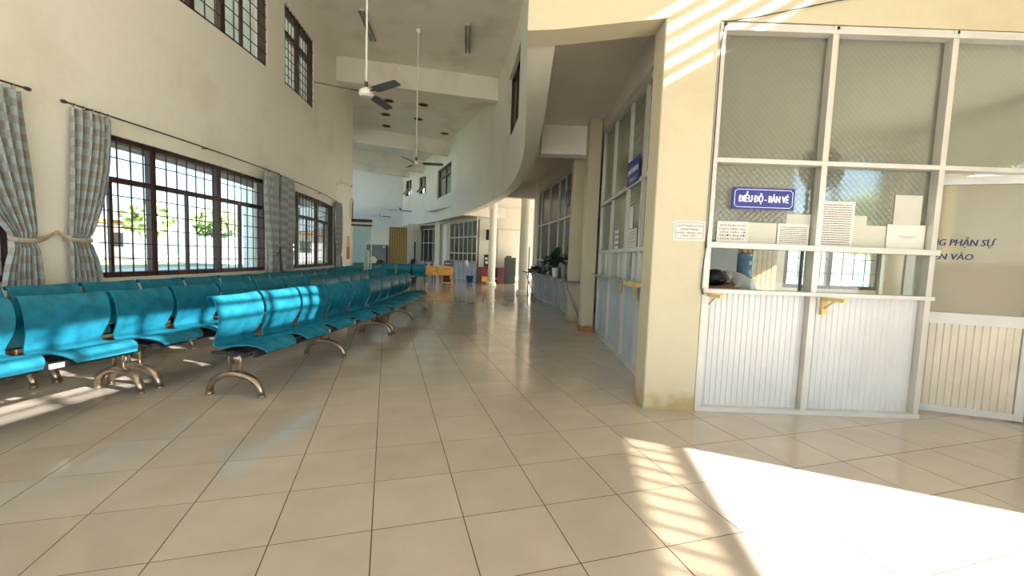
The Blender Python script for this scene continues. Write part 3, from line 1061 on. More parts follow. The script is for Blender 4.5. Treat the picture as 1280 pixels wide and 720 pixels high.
# enamel sign and papers on the glass
sg = thing('enamel_sign', 'blue enamel sign with white lettering on the left ticket window', 'sign', (1.976, 3.35, 1.65))
MB().map(FB, 1.73, 2.222, -0.03, -0.018, 1.652, 1.822).build('sign_plate', MT['blue'], sg)
bd = MB()
for z in (1.668, 1.806):
    bd.map(FB, 1.765, 2.187, -0.018, -0.0172, z - 0.0018, z + 0.0018)
for x in (1.746, 2.206):
    bd.map(FB, x - 0.0018, x + 0.0018, -0.018, -0.0172, 1.685, 1.789)
for x0, x1, z0, z1 in ((1.746, 1.765, 1.789, 1.806), (2.206, 2.187, 1.789, 1.806), (1.746, 1.765, 1.685, 1.668), (2.206, 2.187, 1.685, 1.668)):
    bd.tube([FB(x0, -0.0172, z0), FB(x1, -0.0172, z1)], 0.002, 4)
bd.build('sign_border', MT['letter'], sg)
text('lettering', 'ĐIỀU ĐỘ - BÁN VÉ', FB, 1.976, 1.742, -0.0172, 0.098, 0.395, MT['letter'], sg, over=0.03)


def sheet(label, x0, x1, z0, z1, w, mat='paper', rows=0, body=None, seed=1, F=None, name='paper_notice', frame=False, face=1, tilt=0.0, group=None):
    F = F or FB
    t = thing(name, label, 'notice', F((x0 + x1) / 2, w, z0), group=group)
    MB().map(F, x0, x1, w, w + 0.0012, z0, z1).build('paper_sheet', MT[mat], t)
    if rows:
        lines(MB(), F, x0 + 0.02, x1 - 0.02, z0 + 0.012, z1 - 0.02, rows, w + 0.0012, seed=seed).build('print', MT['ink'], t)['kind'] = 'stuff'
    if frame:
        k = MB(); e = 0.014
        for a, b in ((x0 + e, x0 + e + 0.003), (x1 - e - 0.003, x1 - e)):
            k.map(F, a, b, w + 0.0012, w + 0.0016, z0 + e, z1 - e)
        for a, b in ((z0 + e, z0 + e + 0.003), (z1 - e - 0.003, z1 - e)):
            k.map(F, x0 + e, x1 - e, w + 0.0012, w + 0.0016, a, b)
        k.build('printed_border', MT['ink'], t)
    if body:
        n = len(body)
        e = 0.018 if not frame else 0.026
        for i, ln in enumerate(body):
            h = (z1 - z0 - 2 * e) / n
            zc = z1 - e - h * (i + 0.5)
            wd = min(x1 - x0 - 2 * e, len(ln) * h * 0.62)
            text('lettering', ln, F, (x0 + x1) / 2, zc, w + 0.0014, h * 0.78, wd, MT['ink'], t, face, over=0.03)
    return t


sheet('bordered notice taped to the big cream pillar, right edge', 1.268, 1.52, 1.383, 1.54, 0.0065, 'paper', body=['QUÝ KHÁCH VUI', 'LÒNG MANG', 'KHẨU TRANG KHI', 'LÀM VIỆC'], frame=True)
sheet('white printed notice below the blue sign, leftmost on the ticket glass', 1.64, 1.893, 1.385, 1.553, -0.055, 'paper', body=['QUÝ KHÁCH VUI', 'LÒNG KIỂM TRA', 'TIỀN, GIẤY TỜ', 'TRƯỚC KHI RỜI', 'KHỎI QUẦY./.'])
sheet('blank greenish sheet between two printed notices under the blue sign', 1.893, 2.122, 1.382, 1.55, -0.056, 'paper2')
sheet('small sheet of typed lines left of the middle mullion', 2.13, 2.385, 1.38, 1.55, -0.055, 'paper', rows=9, seed=4)
sheet('blank yellowish sheet behind the typed one beside the middle mullion', 2.20, 2.395, 1.53, 1.63, -0.062, 'paper2')
sheet('tall typed regulation page right of the middle mullion', 2.462, 2.735, 1.378, 1.742, -0.05, 'paper', rows=18, seed=5)
sheet('narrow tilted blank slip beside the tall typed page', 2.725, 2.845, 1.378, 1.635, -0.058, 'paper2')
sheet('blank grey sheet between the narrow slip and the landscape card', 2.84, 3.02, 1.378, 1.56, -0.06, 'paper2')
t = sheet('landscape white card with two fine printed lines at the right of the ledge', 3.01, 3.318, 1.38, 1.575, -0.05, 'paper')
lines(MB(), FB, 3.11, 3.24, 1.475, 1.487, 1, -0.0488, seed=9).build('print', MT['ink'], t)['kind'] = 'stuff'
lines(MB(), FB, 3.14, 3.21, 1.464, 1.474, 1, -0.0488, seed=10).build('print', MT['ink'], t)['kind'] = 'stuff'
sheet('upper blank sheet with a folded lower edge above the landscape card', 3.06, 3.28, 1.575, 1.812, -0.06, 'paper2')

# timber brackets under the ledge
for lab, x in (('bare timber bracket under the ledge at the big pillar', 1.575), ('bare timber bracket on the middle mullion of the ticket office', 2.50)):
    t = thing('timber_bracket', lab, 'bracket', (x, 3.33, 0.83), group=None)
    if x > 2:
        MB().map(FB, x - 0.022, x + 0.022, 0.006, 0.036, 0.83, 0.972).build('upright', MT['plank'], t)
    MB().map(FB, x - 0.018, x + 0.018, 0.032, 0.24, 0.948, 0.974).build('arm', MT['plank'], t)
    s = MB(); s.tube([FB(x, 0.036, 0.885), FB(x, 0.14, 0.955)], 0.008, 6); s.build('brace', MT['plank'], t)

# cable down the pillar edge
cbm = MB()
cbm.tube([(3.1, 3.338, 3.36), (2.4, 3.338, 3.24), (1.8, 3.338, 3.10), (1.56, 3.335, 3.055), (1.535, 3.33, 2.9), (1.537, 3.335, 2.2), (1.532, 3.33, 1.5), (1.525, 3.328, 1.32), (1.512, 3.33, 1.15), (1.508, 3.33, 1.02), (1.53, 3.33, 0.96)], 0.0045, 6)
solo('electric_cable', cbm, MT['steel_d'], 'thin dark cable running down the right edge of the big pillar', 'cable', smooth=True)

# ------------------------------------------------------------------ inside the ticket office
t = thing('steel_cabinet', 'blue-grey steel cabinet seen through the left counter gap', 'cabinet', (3.1, 6.7, 0))
MB().box((3.12, 6.75, 0.9), (0.72, 0.5, 1.8)).build('body', MT['panel_b'], t)
for z in (0.5, 1.35):
    MB().box((3.12, 6.49, z), (0.68, 0.02, 0.8)).build('door', MT['panel_b'], t)
t = thing('water_dispenser', 'water dispenser with blue bottle behind the sleeping person', 'dispenser', (3.66, 6.6, 0))
MB().box((3.66, 6.65, 0.5), (0.3, 0.3, 1.0)).build('body', MT['white'], t)
MB().lathe([(0.05, 1.0), (0.13, 1.04), (0.135, 1.12), (0.125, 1.14), (0.135, 1.16), (0.135, 1.26), (0.125, 1.28), (0.135, 1.3), (0.13, 1.38), (0.05, 1.41)], (3.66, 6.65, 0), 20).build('bottle', MT['bottle'], t, True)
t = thing('timber_screen', 'slatted brown timber screen inside the ticket office', 'screen', (4.15, 7.1, 0))
for k in range(7):
    MB().box((3.92 + 0.085 * k, 7.1, 1.1), (0.07, 0.03, 2.1)).build('slat', MT['slat'], t)
t = thing('office_desk', 'office desk inside the ticket counter that the person rests on', 'desk', (2.35, 3.95, 0))
MB().box((2.45, 3.86, 0.93), (1.7, 0.62, 0.035)).build('desktop', MT['steel_m'], t)
MB().box((1.65, 3.86, 0.46), (0.04, 0.58, 0.91)).build('side_panel', MT['steel_m'], t)
MB().box((3.25, 3.86, 0.46), (0.04, 0.58, 0.91)).build('side_panel', MT['steel_m'], t)
t = thing('wall_fan', 'round dark fan blurred behind the patterned glass', 'fan', (2.655, 3.7, 1.6))
gd = MB()
for k in range(40):
    a = 2 * pi * k / 40
    gd.tube([(2.655 + 0.03 * cos(a), 3.66, 2.06 + 0.03 * sin(a)), (2.655 + 0.13 * cos(a), 3.645, 2.06 + 0.13 * sin(a)), (2.655 + 0.19 * cos(a), 3.70, 2.06 + 0.19 * sin(a)), (2.655 + 0.13 * cos(a), 3.76, 2.06 + 0.13 * sin(a))], 0.004, 4)
gd.tube([(2.655 + 0.19 * cos(2 * pi * k / 32), 3.70, 2.06 + 0.19 * sin(2 * pi * k / 32)) for k in range(33)], 0.008, 6)
gd.build('guard', MT['black'], t)
for k in range(4):
    a0 = 2 * pi * k / 4
    b_ = MB()
    vs = []
    for i in range(5):
        for r_ in (0.04, 0.17):
            a = a0 + (i - 2) * 0.34
            vs.append((2.655 + r_ * cos(a), 3.70 + 0.012 * (i - 2), 2.06 + r_ * sin(a)))
    b_.add(vs, [(2 * i, 2 * i + 1, 2 * i + 3, 2 * i + 2) for i in range(4)])
    b_.build('blade', MT['black'], t)
MB().tube([(2.655, 3.735, 2.06), (2.655, 3.745, 2.06)], 0.172, 28).build('back_plate', MT['black'], t)
MB().tube([(2.655, 3.69, 2.06), (2.655, 3.86, 2.06)], 0.055, 14).build('motor', MT['black'], t)
MB().tube([(2.655, 3.84, 2.06), (2.66, 3.86, 1.9), (2.66, 3.86, 0.95)], 0.016, 8).build('stand', MT['black'], t)

# the person asleep over the desk
pe = thing('person', 'person in off-white shirt slumped asleep over the ticket counter, head to the left', 'person', (2.4, 4.3, 0))


def skin_body(name, verts, edges, rad, parent, mats, matfn, sub=2):
    me = bpy.data.meshes.new(name)
    me.from_pydata([Vector(v) for v in verts], edges, [])
    o = bpy.data.objects.new(name, me); COL.objects.link(o)
    m1 = o.modifiers.new('skin', 'SKIN')
    for i, r in enumerate(rad):
        sv = me.skin_vertices[0].data[i]
        sv.radius = (r, r) if not isinstance(r, tuple) else r
        sv.use_root = (i == 0)
    m2 = o.modifiers.new('sub', 'SUBSURF'); m2.levels = sub; m2.render_levels = sub
    dg = bpy.context.evaluated_depsgraph_get()
    ev = bpy.data.meshes.new_from_object(o.evaluated_get(dg))
    bpy.data.objects.remove(o)
    I = MW[parent.name].inverted()
    for q in mats: ev.materials.append(q)
    for p in ev.polygons:
        p.material_index = matfn(p.center); p.use_smooth = True
    for v in ev.vertices: v.co = I @ v.co
    o = bpy.data.objects.new(name, ev); COL.objects.link(o); o.parent = parent
    return o


pv = [(2.46, 4.46, 0.64), (2.42, 4.38, 0.80), (2.37, 4.26, 0.96), (2.24, 4.16, 1.065), (2.12, 4.10, 1.075), (2.04, 4.06, 1.05), (1.955, 4.04, 1.06),
      (2.17, 4.02, 1.03), (2.06, 3.88, 0.985), (1.92, 3.90, 0.975), (1.85, 3.95, 0.97),
      (2.26, 4.27, 1.02), (2.09, 4.31, 0.98), (1.93, 4.19, 0.975), (1.86, 4.1, 0.97),
      (2.38, 4.42, 0.60), (2.26, 4.22, 0.57), (2.27, 4.22, 0.30), (2.28, 4.22, 0.07), (2.22, 4.12, 0.04),
      (2.56, 4.46, 0.60), (2.48, 4.22, 0.57), (2.49, 4.22, 0.30), (2.50, 4.22, 0.07), (2.46, 4.12, 0.04)]
pedge = [(0, 1), (1, 2), (2, 3), (3, 4), (4, 5), (5, 6), (3, 7), (7, 8), (8, 9), (9, 10), (3, 11), (11, 12), (12, 13), (13, 14), (0, 15), (15, 16), (16, 17), (17, 18), (18, 19), (0, 20), (20, 21), (21, 22), (22, 23), (23, 24)]
pr_ = [0.16, 0.16, 0.155, 0.15, 0.10, 0.055, 0.09, 0.07, 0.045, 0.034, 0.03, 0.07, 0.045, 0.034, 0.03, 0.09, 0.075, 0.055, 0.04, 0.035, 0.09, 0.075, 0.055, 0.04, 0.035]


def pmat(c):
    if c.z < 0.73: return 2
    if c.x > 2.075 and (c.z > 1.0 or c.x > 2.17): return 1
    return 0


skin_body('body', pv, pedge, pr_, pe, [MT['skin'], MT['shirt'], MT['trouser']], pmat)
hd = MB()
bm = bmesh.new(); bmesh.ops.create_icosphere(bm, subdivisions=3, radius=1.0)
hd.add([(1.955 + v.co.x * 0.105, 4.03 + v.co.y * 0.085, 1.075 + v.co.z * 0.085 + 0.006 * sin(v.co.x * 30) * sin(v.co.y * 26)) for v in bm.verts], [[v.index for v in f.verts] for f in bm.faces])
bm.free()
hd.build('hair', MT['hair'], pe, True)
ea = MB().lathe([(0.004, -0.008), (0.02, -0.004), (0.026, 0.004), (0.012, 0.01)], (1.98, 3.945, 1.05), 10); ea.build('ear', MT['skin'], pe, True)
for sgn, (wx, wy) in ((1, (1.85, 3.95)), (-1, (1.86, 4.10))):
    for k in range(4):
        f = MB(); y = wy + (k - 1.5) * 0.019 * sgn
        L = (0.075, 0.085, 0.08, 0.062)[k]
        f.tube([(wx + 0.01, y, 0.972), (wx - 0.03, y, 0.975), (wx - 0.03 - L * 0.5, y, 0.968), (wx - 0.02 - L * 0.9, y, 0.957)], [0.011, 0.010, 0.009, 0.007], 6)
        f.build('finger', MT['skin'], pe, True)
    f = MB(); f.tube([(wx + 0.02, wy - 0.03 * sgn, 0.97), (wx - 0.01, wy - 0.055 * sgn, 0.968), (wx - 0.045, wy - 0.06 * sgn, 0.96)], [0.012, 0.011, 0.008], 6); f.build('thumb', MT['skin'], pe, True)
t = thing('office_chair', 'dark office chair under the sleeping person', 'chair', (2.48, 4.46, 0))
MB().box((2.48, 4.46, 0.50), (0.44, 0.46, 0.06)).build('seat', MT['black'], t)
MB().tube([(2.48, 4.46, 0.05), (2.48, 4.46, 0.48)], 0.03, 10).build('post', MT['steel_m'], t)
for k in range(5):
    a = 2 * pi * k / 5
    MB().tube([(2.48, 4.46, 0.09), (2.48 + 0.27 * cos(a), 4.46 + 0.27 * sin(a), 0.03)], [0.028, 0.02], 6).build('leg', MT['black'], t)
MB().box((2.52, 4.70, 0.78), (0.42, 0.05, 0.4)).build('backrest', MT['black'], t)

# ------------------------------------------------------------------ second ticket counter, beyond the big pillar
F2, L2 = linmap((1.325, 3.70), (1.425, 6.95))
y2 = lambda y: y - 3.70
c2 = thing('ticket_partition', 'aluminium partition with pale blue panels between the first two pillars', 'partition', (1.38, 5.3, 0))
M2 = [y2(3.72), y2(4.50), y2(5.15), y2(6.06), y2(6.93)]
top2 = lambda u: 3.05 + 0.085 * max(0, u - 0.4)
for u in M2:
    MB().map(F2, u - 0.03, u + 0.03, -0.06, 0.012, 0, top2(u)).build('mullion', MT['alu_w'], c2)
for z0, z1, nm in ((0.0, 0.05, 'bottom_rail'), (0.94, 0.985, 'counter_rail'), (1.315, 1.36, 'sill_rail'), (2.07, 2.115, 'middle_rail')):
    MB().map(F2, 0, L2, -0.06, 0.016, z0, z1).build(nm, MT['alu_w'], c2)
for a, b in zip(M2, M2[1:]):
    a1, b1 = a + 0.03, b - 0.03
    tr = MB(); A_ = [F2(a - 0.03, w, top2(a) + d) for w in (-0.06, 0.02) for d in (-0.05, 0.03)]; B_ = [F2(b + 0.03, w, top2(b) + d) for w in (-0.06, 0.02) for d in (-0.05, 0.03)]
    tr.add(A_ + B_, [(0, 1, 3, 2), (4, 6, 7, 5), (0, 4, 5, 1), (2, 3, 7, 6), (0, 2, 6, 4), (1, 5, 7, 3)])
    tr.build('top_rail', MT['alu'], c2)
    ribbed(F2, a1, b1, 0.05, 0.94, -0.02, 0.1).build('ribbed_panel', MT['panel_b'], c2)
    MB().map(F2, a1, b1, -0.03, -0.025, 1.36, 2.07).build('lower_pane', MT['obscure2'], c2)
    p_ = MB(); p_.add([F2(a1, -0.03, 2.115), F2(b1, -0.03, 2.115), F2(b1, -0.03, top2(b) - 0.05), F2(a1, -0.03, top2(a) - 0.05), F2(a1, -0.025, 2.115), F2(b1, -0.025, 2.115), F2(b1, -0.025, top2(b) - 0.05), F2(a1, -0.025, top2(a) - 0.05)],
                      [(0, 1, 2, 3), (7, 6, 5, 4), (0, 4, 5, 1), (3, 2, 6, 7)])
    p_.build('upper_pane', MT['obscure2'], c2)
    mid = (a1 + b1) / 2
    MB().map(F2, a1, mid, -0.045, -0.04, 0.985, 1.315).build('sliding_pane', MT['green'], c2)
    MB().map(F2, mid - 0.02, b1, -0.03, -0.025, 0.985, 1.315).build('sliding_pane', MT['green'], c2)
    MB().map(F2, mid - 0.02, mid + 0.015, -0.05, -0.015, 0.985, 1.315).build('sash_stile', MT['alu_w'], c2)
# beam above the partition
ab = MB(); ab.add([F2(0, w, z) for w in (-0.06, 0.04) for z in (top2(0) + 0.03, SLZ + 0.01)] + [F2(L2, w, z) for w in (-0.06, 0.04) for z in (top2(L2) + 0.03, SLZ + 0.01)],
                   [(0, 1, 3, 2), (4, 6, 7, 5), (0, 4, 5, 1), (2, 3, 7, 6), (0, 2, 6, 4), (1, 5, 7, 3)])
struct('wall_counter_head', ab, MT['soffit'])
t = thing('counter_shelf', 'narrow granite shelf with a timber end on the second ticket counter', 'shelf', (1.3, 5.5, 0.95))
MB().map(F2, y2(4.62), y2(6.9), 0.016, 0.115, 0.955, 0.985).build('granite_slab', MT['granite'], t)
MB().map(F2, y2(4.18), y2(4.62), 0.016, 0.12, 0.945, 0.99).build('timber_end', MT['plank'], t)
for y in (4.45, 5.15):
    MB().map(F2, y2(y) - 0.02, y2(y) + 0.02, 0.017, 0.045, 0.80, 0.944).build('timber_bracket', MT['plank'], t)
t = thing('enamel_sign', 'dark blue enamel sign on the partition beyond the big pillar', 'sign', F2(y2(4.86), 0, 2.1))
MB().map(F2, y2(4.60), y2(5.125), 0.016, 0.026, 2.09, 2.37).build('sign_plate', MT['blue'], t)
text('lettering', 'QUẦY BÁN VÉ', F2, y2(4.862), 2.255, 0.0265, 0.10, 0.46, MT['letter'], t, -1, over=0.04)
text('lettering', '(Thanh toán)', F2, y2(4.862), 2.14, 0.0265, 0.06, 0.26, MT['letter'], t, -1)
sheet('small white notice on the second counter glass, farthest of three', y2(5.62), y2(5.88), 1.37, 1.62, -0.02, 'paper', rows=3, seed=21, F=F2)
sheet('large white price list on the second counter glass', y2(4.72), y2(5.10), 1.37, 1.58, -0.02, 'paper', rows=8, seed=22, F=F2)
sheet('upright white sheet above the price list on the second counter glass', y2(4.92), y2(5.08), 1.59, 1.85, -0.02, 'paper', F=F2)
sheet('notice on the second counter glass beside the big pillar', y2(4.22), y2(4.42), 1.37, 1.75, -0.02, 'paper', rows=9, seed=23, F=F2)

# ------------------------------------------------------------------ third counter with bracketed shelf
c3 = thing('ticket_partition', 'shaded curved glazed partition behind the potted plants', 'partition', T3(tu(10.5), 0, 0))
M3 = [tu(y) for y in (8.28, 9.25, 9.9, 10.55, 11.5, 12.35, 12.72)]
for u in M3:
    MB().map(T3, u - 0.03, u + 0.03, -0.06, 0.012, 0, 3.18).build('mullion', MT['alu_w'], c3)
for z0, z1, nm in ((0.0, 0.05, 'bottom_rail'), (0.72, 0.765, 'counter_rail'), (1.14, 1.18, 'sill_rail'), (2.14, 2.185, 'middle_rail'), (3.13, 3.2, 'top_rail')):
    MB().map(T3, M3[0], M3[-1], -0.06, 0.016, z0, z1, 8).build(nm, MT['alu'], c3)
for a, b in zip(M3, M3[1:]):
    ribbed(T3, a + 0.03, b - 0.03, 0.05, 0.72, -0.02, 0.1).build('ribbed_panel', MT['panel_b'], c3)
    for z0, z1 in ((0.765, 1.14), (1.18, 2.14), (2.185, 3.13)):
        MB().map(T3, a + 0.03, b - 0.03, -0.03, -0.025, z0, z1).build('pane', MT['obscure3'] if z0 > 1 else MT['green'], c3)
struct('wall_shelf_head', MB().map(T3, tu(8.2), tu(12.8), -0.08, 0.04, 3.2, SLZ + 0.01, 8), MT['soffit'])
t = thing('bracketed_shelf', 'long grey shelf on slanting struts carrying the potted plants', 'shelf', T3(tu(10.5), 0.2, 0.75))
MB().map(T3, tu(7.84), tu(7.955), 0.0, 0.36, 0.762, 0.79, 1).build('shelf_board', MT['granite'], t)
MB().map(T3, tu(7.955), tu(13.05), 0.28, 0.36, 0.762, 0.79, 10).build('shelf_board', MT['granite'], t)
MB().map(T3, tu(8.28), tu(12.72), 0.02, 0.28, 0.762, 0.79, 10).build('shelf_board', MT['granite'], t)
for y in (7.9, 8.7, 9.5, 10.3, 11.1, 11.9, 12.65):
    s = MB(); s.tube([T3(tu(y), 0.03, 0.02), T3(tu(y), 0.345, 0.75)], 0.019, 6); s.build('strut', MT['alu'], t)
    s = MB(); s.tube([T3(tu(y), 0.02, 0.755), T3(tu(y), 0.34, 0.755)], 0.009, 6); s.build('shelf_bearer', MT['alu'], t)
t = thing('enamel_sign', 'small dark sign high on the shaded partition behind the plants', 'sign', T3(tu(9.55), 0, 2.5))
MB().map(T3, tu(9.32), tu(9.83), 0.013, 0.022, 2.44, 2.74).build('sign_plate', MT['blue'], t)
lines(MB(), T3, tu(9.4), tu(9.75), 2.62, 2.69, 1, 0.022, seed=31, h=0.7).build('lettering', MT['letter'], t)
lines(MB(), T3, tu(9.45), tu(9.7), 2.49, 2.54, 1, 0.022, seed=32, h=0.6).build('lettering', MT['letter'], t)
t = thing('blue_reflection', 'bright blue strip painted on the shaded partition glass as a reflection', 'reflection', T3(tu(9.6), 0, 1.8))
MB().map(T3, tu(9.35), tu(9.85), -0.02, -0.018, 1.78, 1.93).build('strip', pm('blue_reflection_paint', (0.03, 0.10, 0.35), 0.4), t)  # blue reflection in the glass, painted as a flat strip


def leafblade(p, d, L, wd, droop, n=5):
    """a pointed, arching leaf with thickness"""
    d = Vector(d).normalized(); side = d.cross(Vector((0, 0, 1)))
    if side.length < 0.1: side = Vector((1, 0, 0))
    side.normalize()
    vs, fs = [], []
    q = Vector(p)
    for i in range(n + 1):
        k = i / n
        w = wd * sin(pi * min(1, 0.12 + k * 0.88)) ** 0.8 / 2
        for off in (0.0015, -0.0015):
            vs += [q - side * w + Vector((0, 0, off + w * 0.25)), q + Vector((0, 0, off)), q + side * w + Vector((0, 0, off + w * 0.25))]
        d = (d + Vector((0, 0, -droop / n))).normalized()
        q = q + d * (L / n)
    for i in range(n):
        a, b = 6 * i, 6 * i + 6
        fs += [(a, a + 1, b + 1, b), (a + 1, a + 2, b + 2, b + 1), (a + 4, a + 3, b + 3, b + 4), (a + 5, a + 4, b + 4, b + 5), (a, b, b + 3, a + 3), (a + 2, a + 5, b + 5, b + 2)]
    return MB().add(vs, fs)


rnd = random.Random(5)
pp = T3(tu(9.75), 0.2, 0.79)
t = thing('potted_plant', 'tall leafy plant in a white pot on the grey shelf', 'plant', pp)
MB().lathe([(0.06, 0), (0.085, 0.19), (0.09, 0.2), (0.075, 0.2), (0.072, 0.17)], pp, 20).build('pot', MT['white'], t, True)
for k in range(26):
    a = rnd.uniform(0, 2 * pi); e = rnd.uniform(0.0, 1.15)
    L = rnd.uniform(0.3, 0.55)
    base = Vector(pp) + Vector((0, 0, 0.18 + rnd.uniform(0, 0.2)))
    leafblade(base, (cos(a) * cos(e), sin(a) * cos(e), sin(e) + 0.3), L, rnd.uniform(0.11, 0.17), rnd.uniform(0.6, 2.2)).build('leaf', MT['leaf'], t, True)
s = MB(); s.tube([Vector(pp) + Vector((0, 0, 0.17)), Vector(pp) + Vector((0.01, 0.02, 0.42))], [0.012, 0.008], 6); s.build('stem', MT['leaf'], t)
pp = T3(tu(12.1), 0.2, 0.79)
t = thing('planter', 'low planter of dark reddish foliage at far end of the grey shelf', 'plant', pp)
MB().map(T3, tu(11.5), tu(12.65), 0.14, 0.28, 0.792, 0.87, 4).build('trough', MT['steel_d'], t)
for k in range(60):
    a = rnd.uniform(0, 2 * pi); e = rnd.uniform(0.2, 1.4)
    base = T3(tu(rnd.uniform(11.55, 12.6)), rnd.uniform(0.16, 0.26), 0.86)
    leafblade(base, (cos(a) * cos(e), sin(a) * cos(e), sin(e) + 0.2), rnd.uniform(0.1, 0.24), 0.05, rnd.uniform(0.5, 2), 3).build('leaf', MT['leafr'], t, True)
t = MB(); t.tube([(0.50, 13.1, 0.0), (0.50, 13.1, 1.55)], 0.018, 8)
solo('dark_pole', t, MT['black'], 'slim dark pole standing between the column and the shelf', 'pole')

# ------------------------------------------------------------------ waiting benches
# local axes of a bench: x forward (towards the aisle), y along, z up
PROF = [(-0.188, 0.762), (-0.180, 0.784), (-0.158, 0.788), (-0.134, 0.764), (-0.112, 0.715), (-0.100, 0.660), (-0.100, 0.600), (-0.115, 0.545), (-0.142, 0.495),
        (-0.164, 0.452), (-0.168, 0.415), (-0.150, 0.388), (-0.11, 0.377), (-0.05, 0.383), (0.02, 0.396), (0.09, 0.406), (0.155, 0.408), (0.21, 0.396), (0.248, 0.374), (0.26, 0.350)]


def seat_mesh():
    n = len(PROF)
    nc = 8
    hw = 0.2625
    ws = []
    for i in range(n):
        k = 1.0
        if i == 0: k = 0.90
        if i == 1: k = 0.955
        if i == 2: k = 0.985
        if i == n - 1: k = 0.72
        if i == n - 2: k = 0.80
        if i == n - 3: k = 0.89
        if i == n - 4: k = 0.955
        if i == n - 5: k = 0.985
        if 6 <= i <= 12: k = (0.985, 0.95, 0.915, 0.895, 0.895, 0.92, 0.965)[i - 6]
        ws.append(hw * k)
    P2 = [Vector((p[0], p[1])) for p in PROF]
    nrm = []
    for i in range(n):
        t = (P2[min(i + 1, n - 1)] - P2[max(i - 1, 0)]).normalized()
        nrm.append(Vector((t.y, -t.x)) * -1)
    mb = MB()
    for side in (0, 1):
        for i in range(n):
            for j in range(nc + 1):
                s = -1 + 2 * j / nc
                dish = 0.010 * (s * s) * (1 if i > 11 else 0.9)
                q = P2[i] + nrm[i] * ((0.012 if side else 0.0) + dish)
                mb.v.append((q.x, ws[i] * s, q.y))
    N = n * (nc + 1)
    for i in range(n - 1):
        for j in range(nc):
            a = i * (nc + 1) + j
            mb.f.append((a, a + 1, a + nc + 2, a + nc + 1))
            mb.f.append((N + a, N + a + nc + 1, N + a + nc + 2, N + a + 1))
    for i in range(n - 1):
        for j in (0, nc):
            a = i * (nc + 1) + j
            mb.f.append((a, a + nc + 1, N + a + nc + 1, N + a))
    for j in range(nc):
        for i in (0, n - 1):
            a = i * (nc + 1) + j
            mb.f.append((a, N + a, N + a + 1, a + 1))
    mb.mi = [0] * len(mb.f)
    me = mb.mesh('seat_shell', MT['teal'], True)
    try: me.set_sharp_from_angle(angle=math.radians(50))
    except Exception: pass
    return me


def leg_mesh():
    mb = MB()
    pts = []
    for k in range(17):
        a = pi * k / 16
        pts.append((-0.225 * cos(a), 0, 0.012 + 0.168 * sin(a) ** 0.85))
    mb.tube(pts, [0.022 + 0.006 * sin(pi * k / 16) for k in range(17)], 8, sq=1.25)
    for x in (-0.224, 0.224):
        mb.lathe([(0.03, 0.0), (0.031, 0.008), (0.024, 0.02)], (x, 0, 0), 10)
    mb.tube([(-0.048, 0, 0.17), (-0.048, 0, 0.30)] + [(-0.048 * cos(pi * k / 8), 0, 0.30 + 0.048 * sin(pi * k / 8)) for k in range(1, 8)] + [(0.048, 0, 0.30), (0.048, 0, 0.17)], 0.012, 8)
    mb.tube([(0, -0.01, 0.305), (0, 0.01, 0.305)], 0.042, 16)
    return mb.mesh('leg', MT['bronze'], True)


SEAT, LEG = seat_mesh(), leg_mesh()
NS, SP, BL = 5, 0.567, 2.85


def make_bench(label, group):
    t = thing('waiting_bench', label, 'bench', (0, 0, 0), 0, group)
    for k in range(NS):
        o = bpy.data.objects.new('seat_shell', SEAT); COL.objects.link(o); o.parent = t
        o.location = (-0.025, (k - 2) * SP, 0)
    for y in (-1.365, 0.0, 1.365):
        o = bpy.data.objects.new('leg', LEG); COL.objects.link(o); o.parent = t; o.location = (0, y, 0)
    MB().box((0.0, 0, 0.352), (0.055, 2.80, 0.045)).build('beam', MT['black'], t, local=True)
    MB().box((0.185, 0, 0.352), (0.02, 2.78, 0.045)).build('front_rail', MT['black'], t, local=True)
    MB().box((-0.12, 0, 0.352), (0.02, 2.78, 0.03)).build('rear_rail', MT['black'], t, local=True)
    for k in range(NS + 1):
        y = (k - 2.5) * SP * 0.985
        MB().box((0.0, y, 0.356), (0.33, 0.03, 0.02)).build('cross_bar', MT['black'], t, local=True)
    for y in (-1.0, -0.44, -0.30, 0.28, 0.86):
        MB().box((0.1965, y, 0.352), (0.003, 0.085, 0.034)).build('white_tag', MT['white'], t, local=True)['label'] = 'white paper tag'
    return t


GRP = {0: 'benches of the aisle row', 1: 'benches of the middle row', 2: 'benches of the row by the window wall'}
BEN = []
for row, R, y0, ks in ((0, 24.60, 3.25, (0, 1)), (1, 23.65, 3.385, (-1, 0, 1, 2)), (2, 22.74, 3.43, (-1, 0, 1, 2))):
    a0 = ang(R, y0)
    st = BL / R
    for k in ks:
        BEN.append((row, k, R, a0 + st * (k + 0.5)))
LB = {(0, 0): 'teal steel bench of the aisle row, nearest the camera, sunlight on its seats', (0, 1): 'shaded teal steel bench of the aisle row, its second and last',
      (1, -1): 'teal bench of the middle row cut off by left edge of photo', (1, 0): 'second teal bench of the middle row, behind the sunlit aisle seats',
      (1, 1): 'third teal bench of the middle row, opposite the second window', (1, 2): 'last teal bench of the middle row, its end showing past the aisle row',
      (2, -1): 'teal bench of the window-wall row at the left edge of photo', (2, 0): 'teal bench of the window-wall row under the nearer wide window',
      (2, 1): 'teal bench of the window-wall row under the farther wide window', (2, 2): 'farthest teal bench of the window-wall row before the glass lobby'}
proto = None
for row, k, R, a in BEN:
    p = pol(R, a)
    if proto is None:
        proto = make_bench(LB[row, k], GRP[row])
        proto.location = p; proto.rotation_euler = (0, 0, a)
        MW[proto.name] = Matrix.Translation(p) @ Matrix.Rotation(a, 4, 'Z')
    else:
        dup(proto, p, a, LB[row, k], GRP[row])
dup(proto, (-4.62, 15.55, 0), math.radians(-90 + 22), 'teal bench set crosswise at the far end, facing the camera', 'bench at the far end')

